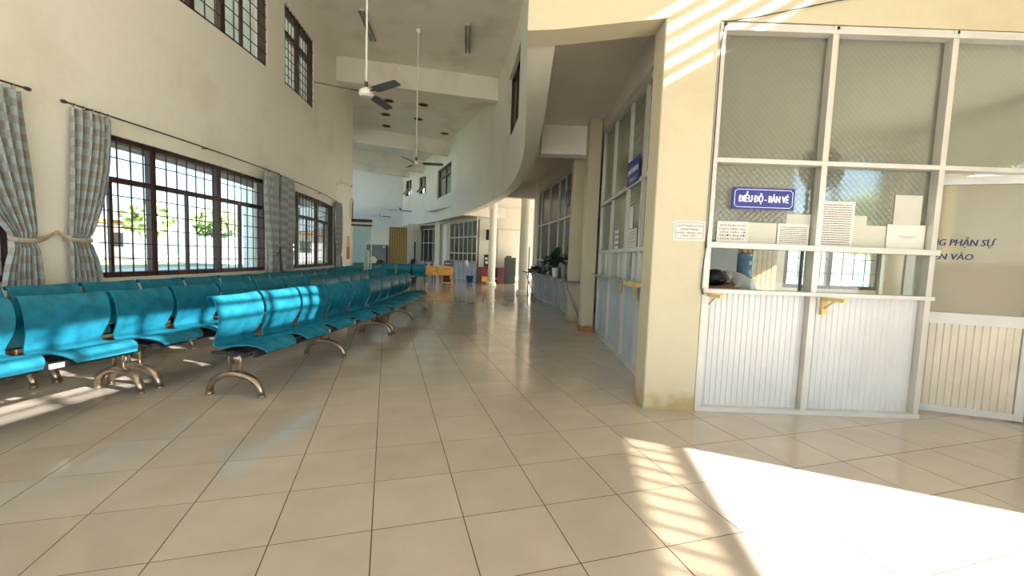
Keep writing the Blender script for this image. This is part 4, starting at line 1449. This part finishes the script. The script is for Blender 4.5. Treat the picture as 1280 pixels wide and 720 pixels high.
# ------------------------------------------------------------------ curtains
def curtain(label, yt0, yt1, ym0, ym1, yb0, yb1, folds, ztop=2.56, ztie=1.22, zbot=0.55, hook=None, seed=1, rod_side=0):
    t = thing('curtain', label, 'curtain', LM(lu((yt0 + yt1) / 2), 0.1, zbot))
    nu, nv = folds * 8, 36
    mb = MB(); mb.uv = []
    rndc = random.Random(seed)
    ph = [rndc.uniform(-0.5, 0.5) for _ in range(folds + 2)]
    full = (yt1 - yt0) * 2.0
    for s_ in (0, 1):
        for j in range(nv + 1):
            v = ztop + (zbot - ztop) * j / nv
            if v > ztie:
                k = (ztop - v) / (ztop - ztie)
                e = k ** 1.7
                a, b = yt0 + (ym0 - yt0) * e, yt1 + (ym1 - yt1) * e
            else:
                k = (ztie - v) / (ztie - zbot)
                e = 1 - (1 - min(1, k)) ** 2.0
                a, b = ym0 + (yb0 - ym0) * e, ym1 + (yb1 - ym1) * e
            amp = 0.038 * min(1.0, 0.35 + (b - a) / max(0.05, yt1 - yt0)) + 0.010
            for i in range(nu + 1):
                f = i / nu
                w = 0.10 + amp * sin(2 * pi * folds * f + ph[int(f * folds)] + 0.5 * sin(3 * v + f * 9)) + 0.012 * sin(5 * f + 2.2 * v) + (0.004 if s_ else 0)
                if abs(v - ztie) < 0.04: w = 0.085 + (w - 0.1) * 0.6
                if j < 2: w = 0.10 + (w - 0.10) * 0.8
                mb.v.append(tuple(LM(lu(a + (b - a) * f), max(0.03, w), v)))
                mb.uv.append((f * full, v))
    N = (nu + 1) * (nv + 1)
    for j in range(nv):
        for i in range(nu):
            a = j * (nu + 1) + i
            mb.f.append((a, a + 1, a + nu + 2, a + nu + 1))
            mb.f.append((N + a, N + a + nu + 1, N + a + nu + 2, N + a + 1))
    for j in range(nv):
        for i in (0, nu):
            a = j * (nu + 1) + i
            mb.f.append((a, a + nu + 1, N + a + nu + 1, N + a))
    for i in range(nu):
        for j in (0, nv):
            a = j * (nu + 1) + i
            mb.f.append((a, a + 1, N + a + 1, N + a))
    mb.mi = [0] * len(mb.f)
    mb.build('curtain_fabric', MT['fabric'], t, True)
    tb = MB()
    pts = [LM(lu(ym0 - 0.01), 0.06, ztie), LM(lu(ym0), 0.15, ztie - 0.005), LM(lu((ym0 + ym1) / 2), 0.17, ztie - 0.01), LM(lu(ym1), 0.14, ztie), LM(lu(ym1 + 0.01), 0.05, ztie + 0.005)]
    tb.tube(pts, 0.022, 8, sq=0.4)
    if hook is not None:
        e0 = ym1 if hook > ym1 else ym0
        tb.tube([LM(lu(e0), 0.13, ztie), LM(lu((e0 + hook) / 2), 0.08, ztie + 0.03), LM(lu(hook), 0.02, ztie + 0.07)], [0.03, 0.022, 0.012], 8, sq=0.5)
        hk = MB(); hk.tube([LM(lu(hook), 0.0, ztie + 0.07), LM(lu(hook), 0.04, ztie + 0.075)], 0.012, 8)
        hk.build('tieback_hook', MT['plank'], t)
    tb.build('tieback', MT['band'], t, True)
    for i in range(5):
        y = yt0 + (yt1 - yt0) * (i + 0.5) / 5
        r = MB(); r.tube([LM(lu(y), 0.10 + 0.019 * cos(2 * pi * k / 10), ztop + 0.024 + 0.019 * sin(2 * pi * k / 10)) for k in range(11)], 0.0035, 5)
        r.build('curtain_ring', MT['bronze'], t)
    return t


def rod(label, y0, y1, z):
    t = thing('curtain_rod', label, 'curtain rod', LM(lu((y0 + y1) / 2), 0.1, z))
    n = 10
    MB().tube([LM(lu(y0 + (y1 - y0) * i / n), 0.10, z) for i in range(n + 1)], 0.009, 8).build('rod', MT['iron'], t, True)
    for y, s_ in ((y0, -1), (y1, 1)):
        MB().tube([LM(lu(y), 0.10, z), LM(lu(y + s_ * 0.02), 0.10, z), LM(lu(y + s_ * 0.045), 0.10, z), LM(lu(y + s_ * 0.06), 0.10, z)], [0.01, 0.018, 0.018, 0.004], 8).build('finial', MT['iron'], t, True)
    for f in (0.06, 0.5, 0.94):
        y = y0 + (y1 - y0) * f
        MB().tube([LM(lu(y), 0.0, z), LM(lu(y), 0.10, z)], 0.007, 6).build('rod_bracket', MT['iron'], t)


rod('thin dark curtain rod over the window cut by left edge', 0.4, 3.98, 2.60)
rod('thin dark curtain rod over the nearer wide window', 4.32, 7.86, 2.59)
rod('thin dark curtain rod over the farther wide window', 8.0, 12.3, 2.57)
curtain('checked curtain at left edge of photo, tied back towards the right', 3.35, 3.97, 3.86, 4.02, 3.74, 4.08, 7, hook=4.22, seed=1, ztie=1.2)
curtain('checked curtain tied back on left side of the nearer wide window', 4.34, 4.74, 4.28, 4.47, 4.27, 4.62, 6, hook=4.25, seed=2)
curtain('checked curtain on right side of the nearer wide window', 7.42, 7.86, 7.58, 7.80, 7.5, 7.86, 6, ztie=1.1, seed=3)
curtain('checked curtain on left side of the farther wide window', 8.0, 8.52, 8.0, 8.42, 8.0, 8.42, 6, ztie=1.25, hook=7.95, seed=4)
curtain('checked curtain on right side of the farther wide window', 11.6, 12.35, 11.85, 12.15, 11.65, 12.4, 6, ztie=1.1, seed=5)

# ------------------------------------------------------------------ ceiling fans, tubes, recessed discs
def fan(label, x, y, z, dirs, L=0.66):
    t = thing('ceiling_fan', label, 'fan', (x, y, z), 0, 'ceiling fans on long white rods')
    MB().tube([(x, y, z + 0.14), (x, y, 6.58)], 0.014, 8).build('downrod', MT['white'], t, True)
    MB().lathe([(0.02, 6.50), (0.055, 6.53), (0.06, 6.605)], (x, y, 0), 14).build('canopy', MT['white'], t, True)
    MB().lathe([(0.03, -0.05), (0.075, -0.046), (0.1, -0.02), (0.102, 0.015), (0.085, 0.045), (0.04, 0.07), (0.03, 0.08)], (x, y, z), 22).build('motor_housing', MT['white'], t, True)
    MB().tube([(x, y, z + 0.07), (x, y, z + 0.16)], 0.024, 8).build('hanger', MT['brown'], t)
    for d in dirs:
        a = math.radians(d)
        e, n_ = Vector((cos(a), sin(a), 0)), Vector((-sin(a), cos(a), 0))
        b = MB()
        vs = []
        tilt = 0.13
        for r_, h in ((0.17, 0.05), (0.26, 0.064), (L - 0.03, 0.058), (L, 0.045)):
            for s_, dz in ((-1, 0.003), (1, 0.003), (1, -0.003), (-1, -0.003)):
                vs.append(Vector((x, y, z + 0.02)) + e * r_ + n_ * (s_ * h) + Vector((0, 0, -s_ * h * tilt * 2 + dz)))
        fs = [(4 * i + k, 4 * i + (k + 1) % 4, 4 * i + 4 + (k + 1) % 4, 4 * i + 4 + k) for i in range(3) for k in range(4)] + [(0, 1, 2, 3), (15, 14, 13, 12)]
        b.add(vs, fs); b.build('blade', MT['blade'], t)
        b = MB(); b.box(Vector((x, y, z + 0.018)) + e * 0.14, (0.12, 0.035, 0.006), a); b.build('blade_iron', MT['steel_d'], t)


fan('white ceiling fan with grey blades, nearest and highest in photo', -2.13, 5.99, 3.40, (206, 326, 78))
fan('ceiling fan hanging below the second beam, second from the camera', -2.48, 10.5, 3.41, (4, 124, 255))
fan('small ceiling fan against the far white wall, right of two', -6.0, 22.0, 3.42, (170, 290, 40))
fan('small ceiling fan against the far white wall, left of two', -8.3, 25.9, 3.42, (160, 280, 30))


def tube_light(label, p, q):
    p, q = Vector((*p, 6.6)), Vector((*q, 6.6))
    t = thing('fluorescent_batten', label, 'lamp', (p + q) / 2 - Vector((0, 0, 0.1)), 0, 'unlit twin-tube ceiling lamps')
    d = (q - p); a = math.atan2(d.y, d.x); L = d.length
    MB().box((p + q) / 2 - Vector((0, 0, 0.025)), (L, 0.09, 0.05), a).build('batten', MT['alu'], t)
    n_ = Vector((-sin(a), cos(a), 0))
    for s_ in (-1, 1):
        o_ = n_ * (0.05 * s_) - Vector((0, 0, 0.07))
        MB().tube([p + d * 0.02 + o_, q - d * 0.02 + o_], 0.016, 8).build('tube', MT['steel_m'], t, True)
        for e in (p, q):
            MB().box(e + (p + q - 2 * e) * 0.012 + o_, (0.025, 0.04, 0.05), a).build('lamp_holder', MT['steel_m'], t)


tube_light('unlit twin-tube ceiling lamp behind the nearest fan rod', (-3.57, 9.7), (-3.73, 10.95))
tube_light('unlit twin-tube ceiling lamp on the right, near the gallery wall', (-1.25, 10.12), (-1.39, 11.4))
tube_light('small unlit ceiling lamp in the far bay, nearer the left wall', (-8.6, 20.6), (-8.0, 20.9))
tube_light('small unlit ceiling lamp in the far bay beside the fan rod', (-5.9, 21.2), (-5.0, 21.4))
for i, (x, y) in enumerate(((-4.63, 15.3), (-5.2, 16.78), (-5.62, 18.27), (-3.46, 15.57), (-4.01, 17.2), (-3.25, 19.08))):
    lab = ('nearest disc of the left row of three', 'middle disc of the left row of three', 'farthest disc of the left row of three', 'nearer disc beside the second fan rod', 'disc crossed by the second fan rod', 'rightmost disc by the gallery wall')[i]
    t = thing('ceiling_vent', 'dark round ceiling recess, ' + lab, 'ceiling vent', (x, y, 6.6), 0, 'dark round recesses in the ceiling')
    MB().lathe([(0.16, 0.0), (0.16, -0.012), (0.20, -0.018), (0.205, 0.0)], (x, y, 6.605), 24).build('rim', MT['plank'], t)
    MB().lathe([(0.165, -0.004), (0.10, -0.008), (0.03, -0.012)], (x, y, 6.606), 24).build('recess', MT['hole'], t)

# ------------------------------------------------------------------ small things on the left wall
p = LM(lu(12.3), 0, 3.0)
t = thing('security_camera', 'white security camera on a wall bracket beyond the second window', 'camera', p)
MB().map(LM, lu(12.1), lu(12.22), 0, 0.03, 2.95, 3.18).build('wall_plate', MT['white'], t)
b = MB(); b.tube([LM(lu(12.16), 0.03, 3.12), LM(lu(12.2), 0.14, 3.16)], 0.018, 8); b.build('arm', MT['white'], t)
b = MB(); b.tube([LM(lu(12.12), 0.10, 3.21), LM(lu(12.3), 0.36, 3.12)], 0.042, 12); b.build('camera_body', MT['white'], t, True)
b = MB(); b.tube([LM(lu(12.3), 0.36, 3.12), LM(lu(12.31), 0.375, 3.115)], 0.04, 12); b.build('lens', MT['black'], t)
t = thing('wall_board', 'narrow orange-brown board on the wall before the glass lobby', 'board', LM(lu(13.6), 0, 0.95))
MB().map(LM, lu(13.45), lu(13.85), 0.0, 0.02, 0.95, 1.35).build('lower_board', MT['orange'], t)
MB().map(LM, lu(13.45), lu(13.85), 0.0, 0.02, 1.35, 1.7).build('upper_board', MT['plank'], t)
t = thing('window_16', 'arched brown fanlight above the glass lobby', None, LM(lu(14.3), 0, 2.3), kind='structure')
arc = [LM(lu(14.28 + 0.36 * cos(pi * k / 12)), 0.02, 2.62 + 0.36 * sin(pi * k / 12)) for k in range(13)]
arc = [LM(lu(14.64), 0.02, 2.3)] + arc + [LM(lu(13.92), 0.02, 2.3)]
b = MB(); b.tube(arc, 0.04, 6); b.build('arch_frame', MT['cream_white'], t)
b = MB(); n = len(arc)
inn = [LM(0, 0, 0) for _ in ()]
b.add([q for q in arc], [tuple(range(n))]); b.build('arch_panel', MT['brown'], t)

# glass lobby
t = thing('glass_lobby', 'projecting glass wind lobby with dark double lintel at the bend of wall', 'lobby', (-5.3, 14.45, 0))
A_, B_ = Vector((-5.66, 14.42, 0)), Vector((-4.92, 14.52, 0))
FG, LG = linmap((A_.x, A_.y), (B_.x, B_.y), True)
MB().map(FG, 0, LG, -0.06, 0.04, 2.22, 2.32).build('lintel', MT['brown'], t)
MB().map(FG, 0, LG, -0.06, 0.04, 2.08, 2.14).build('lower_lintel', MT['brown'], t)
MB().map(FG, 0, LG, -0.02, 0.02, 2.14, 2.22).build('fascia', MT['white'], t)
for u in (0.02, 0.13, LG - 0.015):
    MB().map(FG, u - 0.014, u + 0.014, -0.02, 0.02, 0, 2.08).build('post', MT['white'], t)
MB().map(FG, 0.14, LG - 0.03, -0.006, 0.006, 0.02, 2.08).build('front_pane', MT['green'], t)

# ------------------------------------------------------------------ far end furniture
F_s, L_s = linmap((-7.3, 24.55), (-6.32, 24.85), True)
t = thing('slatted_screen', 'tall screen of vertical timber slats at the far end', 'screen', (-6.8, 24.7, 0))
MB().map(F_s, 0, L_s, -0.06, -0.03, 0, 2.72).build('backing', MT['plank'], t)
ns = 8
for k in range(ns):
    u = L_s * (k + 0.5) / ns
    MB().map(F_s, u - 0.032, u + 0.032, -0.03, 0.02, 0, 2.72).build('slat', MT['slat'], t)
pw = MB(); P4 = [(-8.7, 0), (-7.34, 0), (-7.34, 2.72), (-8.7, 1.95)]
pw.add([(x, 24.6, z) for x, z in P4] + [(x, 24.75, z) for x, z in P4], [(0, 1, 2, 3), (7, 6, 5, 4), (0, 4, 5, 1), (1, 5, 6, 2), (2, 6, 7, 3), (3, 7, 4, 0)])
struct('wall_shadow_edge', pw, MT['cream'])  # sloped top stands in for a diagonal shadow edge on the far wall
t = thing('steel_locker', 'grey double-door steel locker left of the slatted screen', 'locker', (-7.9, 24.4, 0))
MB().box((-7.95, 24.42, 0.82), (1.15, 0.3, 1.64)).build('body', MT['steel_m'], t)
for x in (-8.24, -7.66):
    MB().box((x, 24.26, 0.82), (0.56, 0.02, 1.58)).build('door', MT['steel_m'], t)
MB().box((-7.5, 24.245, 1.52), (0.16, 0.012, 0.12)).build('white_label', MT['paper'], t)['label'] = 'white label'
plainwall('wall_far_behind', (-7.4, 27.25), (-4.3, 26.6), flip=True)
plainwall('wall_far_right', (-6.3, 24.9), (-5.55, 25.35), z1=2.96, flip=True)
t = thing('air_conditioner', 'white wall air conditioner right of the slatted screen', 'air conditioner', (-5.9, 25.0, 2.5))
MB().box((-5.87, 24.98, 2.68), (0.42, 0.22, 0.30), 0.5).build('housing', MT['white'], t)
MB().box((-5.83, 24.88, 2.56), (0.36, 0.03, 0.05), 0.5).build('louvre', MT['alu'], t)
b = MB(); b.box((-5.86, 24.9, 0.95), (0.08, 0.04, 1.9), 0.5)  # black strip put in for a dark gap between panels
solo('dark_gap_strip', b, MT['black'], 'narrow black strip standing in for the dark gap by the screen', 'board')

TF = arcmap(28.0, -1)
fu = lambda y: 28.0 * ang(28.0, y)
struct('wall_far_pier', MB().map(TF, fu(22.5), fu(23.75), -0.3, -0.12, 0, SLZ, 3), MT['cream'])
t = thing('far_window_partition', 'dark many-paned window with grey base between the far pillars', 'window', TF(fu(24.5), 0, 0))
u0, u1 = fu(23.75), fu(25.5)
MB().map(TF, u0, u1, -0.05, 0, 0, 0.74, 3).build('base_panel', MT['panel_b'], t)
MB().map(TF, u0, u1, -0.06, 0.01, 2.68, 2.96, 3).build('header', MT['brown'], t)
for k in range(5):
    u = u0 + (u1 - u0) * k / 4
    MB().map(TF, u - 0.025, u + 0.025, -0.05, 0.01, 0.74, 2.68).build('mullion', MT['alu'], t)
for z in (0.76, 1.86, 2.66):
    MB().map(TF, u0, u1, -0.05, 0.008, z - 0.025, z + 0.025, 3).build('rail', MT['alu'], t)
for k in range(4):
    a, b = u0 + (u1 - u0) * k / 4 + 0.025, u0 + (u1 - u0) * (k + 1) / 4 - 0.025
    for z0, z1 in ((0.785, 1.835), (1.885, 2.635)):
        MB().map(TF, a, b, -0.03, -0.024, z0, z1).build('pane', MT['darkglass'], t)

t = thing('far_counter_partition', 'dark glazed counter with grey panels left of the yellow alcove wall', 'partition', TF(fu(21), 0, 0))
u0, u1 = fu(19.68), fu(22.5)
n = 6
for k in range(n + 1):
    u = u0 + (u1 - u0) * k / n
    MB().map(TF, u - 0.028, u + 0.028, -0.05, 0.012, 0, 2.9).build('mullion', MT['alu'], t)
for z in (0.03, 0.92, 1.32, 2.12, 2.87):
    MB().map(TF, u0, u1, -0.05, 0.01, z - 0.025, z + 0.025, 4).build('rail', MT['alu'], t)
for k in range(n):
    a, b = u0 + (u1 - u0) * k / n + 0.028, u0 + (u1 - u0) * (k + 1) / n - 0.028
    ribbed(TF, a, b, 0.055, 0.895, -0.02, 0.1).build('ribbed_panel', MT['panel_b'], t)
    for z0, z1 in ((0.945, 1.295), (1.345, 2.095), (2.145, 2.845)):
        MB().map(TF, a, b, -0.03, -0.024, z0, z1).build('pane', MT['oliveglass'], t)
MB().map(TF, u0, u1, 0.01, 0.25, 0.895, 0.925, 4).build('counter_board', MT['granite'], t)
struct('wall_far_head', MB().map(TF, fu(19.6), fu(25.6), -0.1, 0.05, 2.9, SLZ + 0.01, 8), MT['soffit'])
struct('wall_far_room', MB().map(arcmap(30.5, -1), 30.5 * ang(30.5, 19.6), 30.5 * 0.80, 0, 0.1, 0, SLZ, 8), MT['cream'])  # unseen back wall, added to keep the far rooms dark

# yellow desk
dv = Vector((0.83, 0.735, 0)).normalized()
dc = Vector((-3.03, 17.12, 0))
dk = thing('wooden_desk', 'yellow wooden desk with open leg space before the far bench', 'desk', dc, math.radians(20))
Lb = MB
D = lambda nm, c, d, mt: Lb().box(c, d).build(nm, MT[mt], dk, local=True)
D('desktop', (0, 0, 0.705), (1.12, 0.55, 0.03), 'wood')
D('front_panel', (0, -0.25, 0.53), (1.06, 0.02, 0.33), 'wood')
for x in (-0.53, 0.53):
    for y in (-0.25, 0.25):
        D('leg', (x, y, 0.345), (0.045, 0.045, 0.69), 'wood')
D('pedestal_side', (0.12, 0, 0.36), (0.025, 0.5, 0.66), 'wood')
D('pedestal_floor', (0.325, 0, 0.07), (0.40, 0.5, 0.025), 'wood')
D('pedestal_back', (0.325, 0.24, 0.36), (0.40, 0.015, 0.66), 'redwood')
R20 = Matrix.Translation(dc) @ Matrix.Rotation(math.radians(20), 4, 'Z')
for lab, nm, ct, q, d, mt in (('small pale cup on the left of the yellow desk', 'cup', 'cup', (-0.42, 0, 0.77), None, 'white'),
                              ('thin pile of papers on the yellow desk', 'paper_pile', 'papers', (0.0, -0.02, 0.731), (0.24, 0.18, 0.02), 'paper'),
                              ('flat pale folder at right of the yellow desk', 'folder', 'folder', (0.3, 0.05, 0.73), (0.3, 0.2, 0.018), 'paper2')):
    b = MB()
    if d: b.box(R20 @ Vector(q), d, math.radians(20))
    else: b.lathe([(0.03, -0.05), (0.04, 0.05), (0.034, 0.05), (0.026, -0.04)], R20 @ Vector(q), 12)
    solo(nm, b, MT[mt], lab, ct)
b = MB()
for k in range(3): b.lathe([(0.04, 0), (0.06, 0.03), (0.06, 0.11), (0.03, 0.15)], R20 @ Vector((0.24 + 0.1 * k, 0.0, 0.083)), 10)
solo('dark_bundle', b, MT['black'], 'dark bundle on the floor shelf of the yellow desk', 'bundle', smooth=True)


def wood_chair(label, x, y, rz, mt):
    t = thing('wooden_chair', label, 'chair', (x, y, 0), rz)
    L = lambda nm, c, d: MB().box(c, d).build(nm, MT[mt], t, local=True)
    L('seat', (0, 0, 0.44), (0.42, 0.42, 0.035))
    for sx_ in (-1, 1):
        L('leg', (0.18 * sx_, -0.18, 0.21), (0.04, 0.04, 0.42))
        L('leg', (0.18 * sx_, 0.19, 0.47), (0.04, 0.04, 0.94))
    for z in (0.62, 0.76, 0.9):
        L('back_rail', (0, 0.19, z), (0.34, 0.025, 0.06))


wood_chair('dark red-brown wooden chair behind the yellow desk, right', -2.75, 18.05, math.radians(15), 'redwood')
wood_chair('dark wooden chair tucked behind the yellow desk, left', -3.55, 17.85, math.radians(30), 'redwood')

# things by the alcove wall
t = thing('filing_cabinet', 'dark grey steel filing cabinet against the alcove wall', 'cabinet', (-0.1, 19.0, 0))
MB().box((-0.12, 19.1, 0.59), (0.50, 0.62, 1.18)).build('body', MT['steel_d'], t)
for k in range(3):
    z = 0.22 + 0.375 * k
    MB().box((-0.38, 19.1, z), (0.02, 0.56, 0.35)).build('drawer', MT['steel_m'], t)
    MB().box((-0.395, 19.1, z + 0.06), (0.02, 0.14, 0.025)).build('handle', MT['alu'], t)
b = MB(); b.box((-0.2, 19.0, 1.22), (0.26, 0.2, 0.07))
solo('black_box', b, MT['black'], 'small black box on top of the filing cabinet', 'box')
t = thing('red_desk', 'dark red wooden desk against the alcove wall behind the column', 'desk', (-0.95, 18.9, 0))
MB().box((-0.95, 18.95, 0.70), (1.15, 0.6, 0.03)).build('desktop', MT['redwood'], t)
MB().box((-1.40, 18.95, 0.34), (0.28, 0.56, 0.68)).build('pedestal', MT['redwood'], t)
MB().box((-0.52, 18.95, 0.34), (0.28, 0.56, 0.68)).build('pedestal', MT['redwood'], t)
MB().box((-0.95, 19.2, 0.45), (0.7, 0.02, 0.45)).build('modesty_panel', MT['redwood'], t)
b = MB(); b.box((-0.70, 18.64, 0.46), (0.26, 0.01, 0.30))
t = thing('red_carton', 'red carton with yellow lower label before the red desk', 'carton', (-1.2, 18.35, 0))
MB().box((-1.22, 18.38, 0.33), (0.30, 0.28, 0.66)).build('box', pm('red_card', (0.30, 0.02, 0.03), 0.5), t)
MB().box((-1.22, 18.236, 0.2), (0.24, 0.008, 0.22)).build('label_panel', MT['yellowlab'], t)['label'] = 'yellow label'
t = thing('framed_panel', 'black panel with white blotches standing on the red desk', 'panel', (-1.15, 19.1, 0.72))
MB().box((-1.12, 19.12, 1.0), (0.42, 0.06, 0.56)).build('panel_board', MT['black'], t)
for x, z, d in ((-1.22, 1.1, 0.1), (-1.2, 0.92, 0.12), (-1.08, 1.02, 0.07)):
    b = MB(); b.tube([(x, 19.088, z), (x, 19.082, z)], d * 0.6, 12); b.build('white_blotch', MT['letter'], t)
t = thing('wall_speaker', 'black loudspeaker tilted high on the alcove wall', 'speaker', (-1.15, 19.3, 1.95))
MB().box((-1.16, 19.36, 2.2), (0.24, 0.22, 0.46), M=Matrix.Rotation(0.2, 3, 'X')).build('cabinet_box', MT['black'], t)
MB().box((-1.16, 19.54, 2.25), (0.06, 0.16, 0.06)).build('bracket', MT['steel_m'], t)
b = MB(); b.tube([(-0.75, 19.6, 2.5), (-0.74, 19.605, 1.2), (-0.7, 19.6, 0.8)], 0.008, 5)
b.tube([(-1.1, 19.6, 2.5), (0.3, 19.605, 2.47), (2.0, 19.6, 2.45)], 0.008, 5)
solo('wall_cable', b, MT['steel_m'], 'thin cable stapled across the alcove wall', 'cable')
t = thing('bucket', 'blue plastic bucket at the foot of the far dark counter', 'bucket', (-1.93, 18.75, 0))
MB().lathe([(0.13, 0), (0.17, 0.3), (0.175, 0.3), (0.165, 0.28), (0.125, 0.02)], (-1.93, 18.75, 0), 18).build('pail', MT['bluepl'], t, True)
t = thing('mop', 'mop with pale rag leaning over the blue bucket', 'mop', (-1.9, 18.8, 0.05))
b = MB(); b.tube([(-1.88, 18.75, 0.06), (-2.12, 18.98, 1.02)], 0.012, 6); b.build('handle', MT['plank'], t)
b = MB()
for k in range(7):
    b.tube([(-2.12 + 0.01 * k, 18.97, 1.0), (-2.16 + 0.02 * k, 18.94, 0.9), (-2.10 + 0.015 * k, 18.92, 0.72)], [0.014, 0.022, 0.01], 6)
b.build('rag', MT['paper'], t, True)
# bags on the far bench
t = thing('bag', 'black and white bag lying on the back of the far bench', 'bag', (-5.15, 15.78, 0.755))
b = MB(); b.lathe([(0.02, 0), (0.15, 0.02), (0.17, 0.12), (0.1, 0.26), (0.02, 0.3)], (-5.28, 15.75, 0.755), 12); b.build('white_bag', MT['white'], t, True)
b = MB(); b.lathe([(0.02, 0), (0.15, 0.02), (0.17, 0.08), (0.1, 0.16), (0.02, 0.18)], (-5.02, 15.80, 0.755), 12); b.build('black_bag', MT['black'], t, True)
t = thing('bag', 'dark backpack standing behind the far bench, right', 'bag', (-4.0, 16.8, 0))
b = MB(); b.lathe([(0.1, 0.0), (0.15, 0.3), (0.16, 0.75), (0.15, 0.9), (0.08, 0.98), (0.02, 1.0)], (-4.0, 16.8, 0), 12); b.build('pack_body', MT['black'], t, True)
b = MB(); b.lathe([(0.07, 0.0), (0.07, 1.2), (0.06, 1.25), (0.02, 1.27)], (-5.13, 14.70, 0), 14)
solo('white_roll', b, MT['white'], 'slim white upright roll inside the glass lobby', 'roll', smooth=True)

# ------------------------------------------------------------------ outdoors, seen through the windows
gb = MB(); gb.box((-30, 12, -0.30), (34, 90, 0.2)); gb.box((28, 12, -0.3), (42.4, 90, 0.2)); gb.box((-2.5, 44.5, -0.3), (21, 31, 0.2)); gb.box((-2.5, -19.5, -0.3), (21, 29, 0.2))
o = gb.build('ground', MT['ground']); o['kind'] = 'structure'; o['label'] = 'pale dry ground outside the windows'
lw = MB(); lw.box((-27, 14, -0.19), (11, 40, 0.03))
o = lw.build('lawn', MT['lawn']); o['kind'] = 'structure'; o['label'] = 'dry lawn outside the left windows'


def tree(label, x, y, h, r, seed):
    rn = random.Random(seed)
    t = thing('tree', label, 'tree', (x, y, -0.2), 0, 'trees outside the windows')
    b = MB(); b.tube([(x, y, -0.2), (x + 0.1, y, h * 0.3), (x + 0.15, y + 0.1, h * 0.6)], [0.2, 0.15, 0.08], 8); b.build('trunk', MT['bark'], t)
    c = MB()
    for k in range(300):
        q = Vector((rn.gauss(0, 1), rn.gauss(0, 1), rn.gauss(0, 1))).normalized() * (r * rn.uniform(0.55, 1.0))
        q = Vector((x + q.x, y + q.y, h * 0.68 + q.z * 0.75))
        n = Vector((rn.gauss(0, 1), rn.gauss(0, 1), rn.gauss(0, 1))).normalized()
        a = n.orthogonal().normalized(); bb_ = n.cross(a)
        s_ = r * rn.uniform(0.12, 0.24)
        c.add([q - a * s_ - bb_ * s_ * 0.6, q + a * s_ * 0.2 - bb_ * s_ + n * s_ * 0.3, q + a * s_ + bb_ * s_ * 0.2, q + bb_ * s_ - n * s_ * 0.3 - a * s_ * 0.4], [(0, 1, 2), (0, 2, 3)])
    o = c.build('foliage', MT['tree'], t)
    o['kind'] = 'stuff'


for i, (x, y, h, r) in enumerate(((-24, 17, 3.9, 1.4), (-27, 25, 4.3, 1.6), (-22, 31, 4.2, 1.4), (-33, 38, 5, 2.0), (-18, 31, 3.8, 1.2), (-26, 44, 5, 1.9))):
    tree(('leafy tree outside the nearer wide window, leftmost', 'leafy tree outside beyond the lawn, second from left', 'leafy tree outside beyond the lawn, third from left', 'large distant tree outside the left windows', 'small tree outside nearest to the second window', 'distant tree outside the second window')[i], x, y, h, r, 40 + i)
tree('leafy tree outside the ticket office window, left', 10.6, 11.2, 2.9, 1.0, 60)
tree('leafy tree outside the ticket office window, right', 15.5, 18.0, 4.6, 1.9, 61)
t = thing('white_house', 'low white building across the yard outside', 'building', (-40, 34, 0))
MB().box((-40, 34, 1.4), (6, 16, 3.0)).build('wall', MT['render'], t)
MB().box((-39.6, 34, 3.1), (8, 17.5, 0.3)).build('roof', MT['brownskirt'], t)
for k in range(4): MB().box((-36.98, 29 + 3.3 * k, 1.5), (0.08, 1.4, 1.3)).build('window', MT['darkglass'], t)
b = MB(); b.box((12.5, 13.2, 0.55), (4.5, 0.12, 1.3), 0.3)
solo('garden_board', b, MT['tealwall'], 'pale teal board fence outside the ticket office window', 'fence')
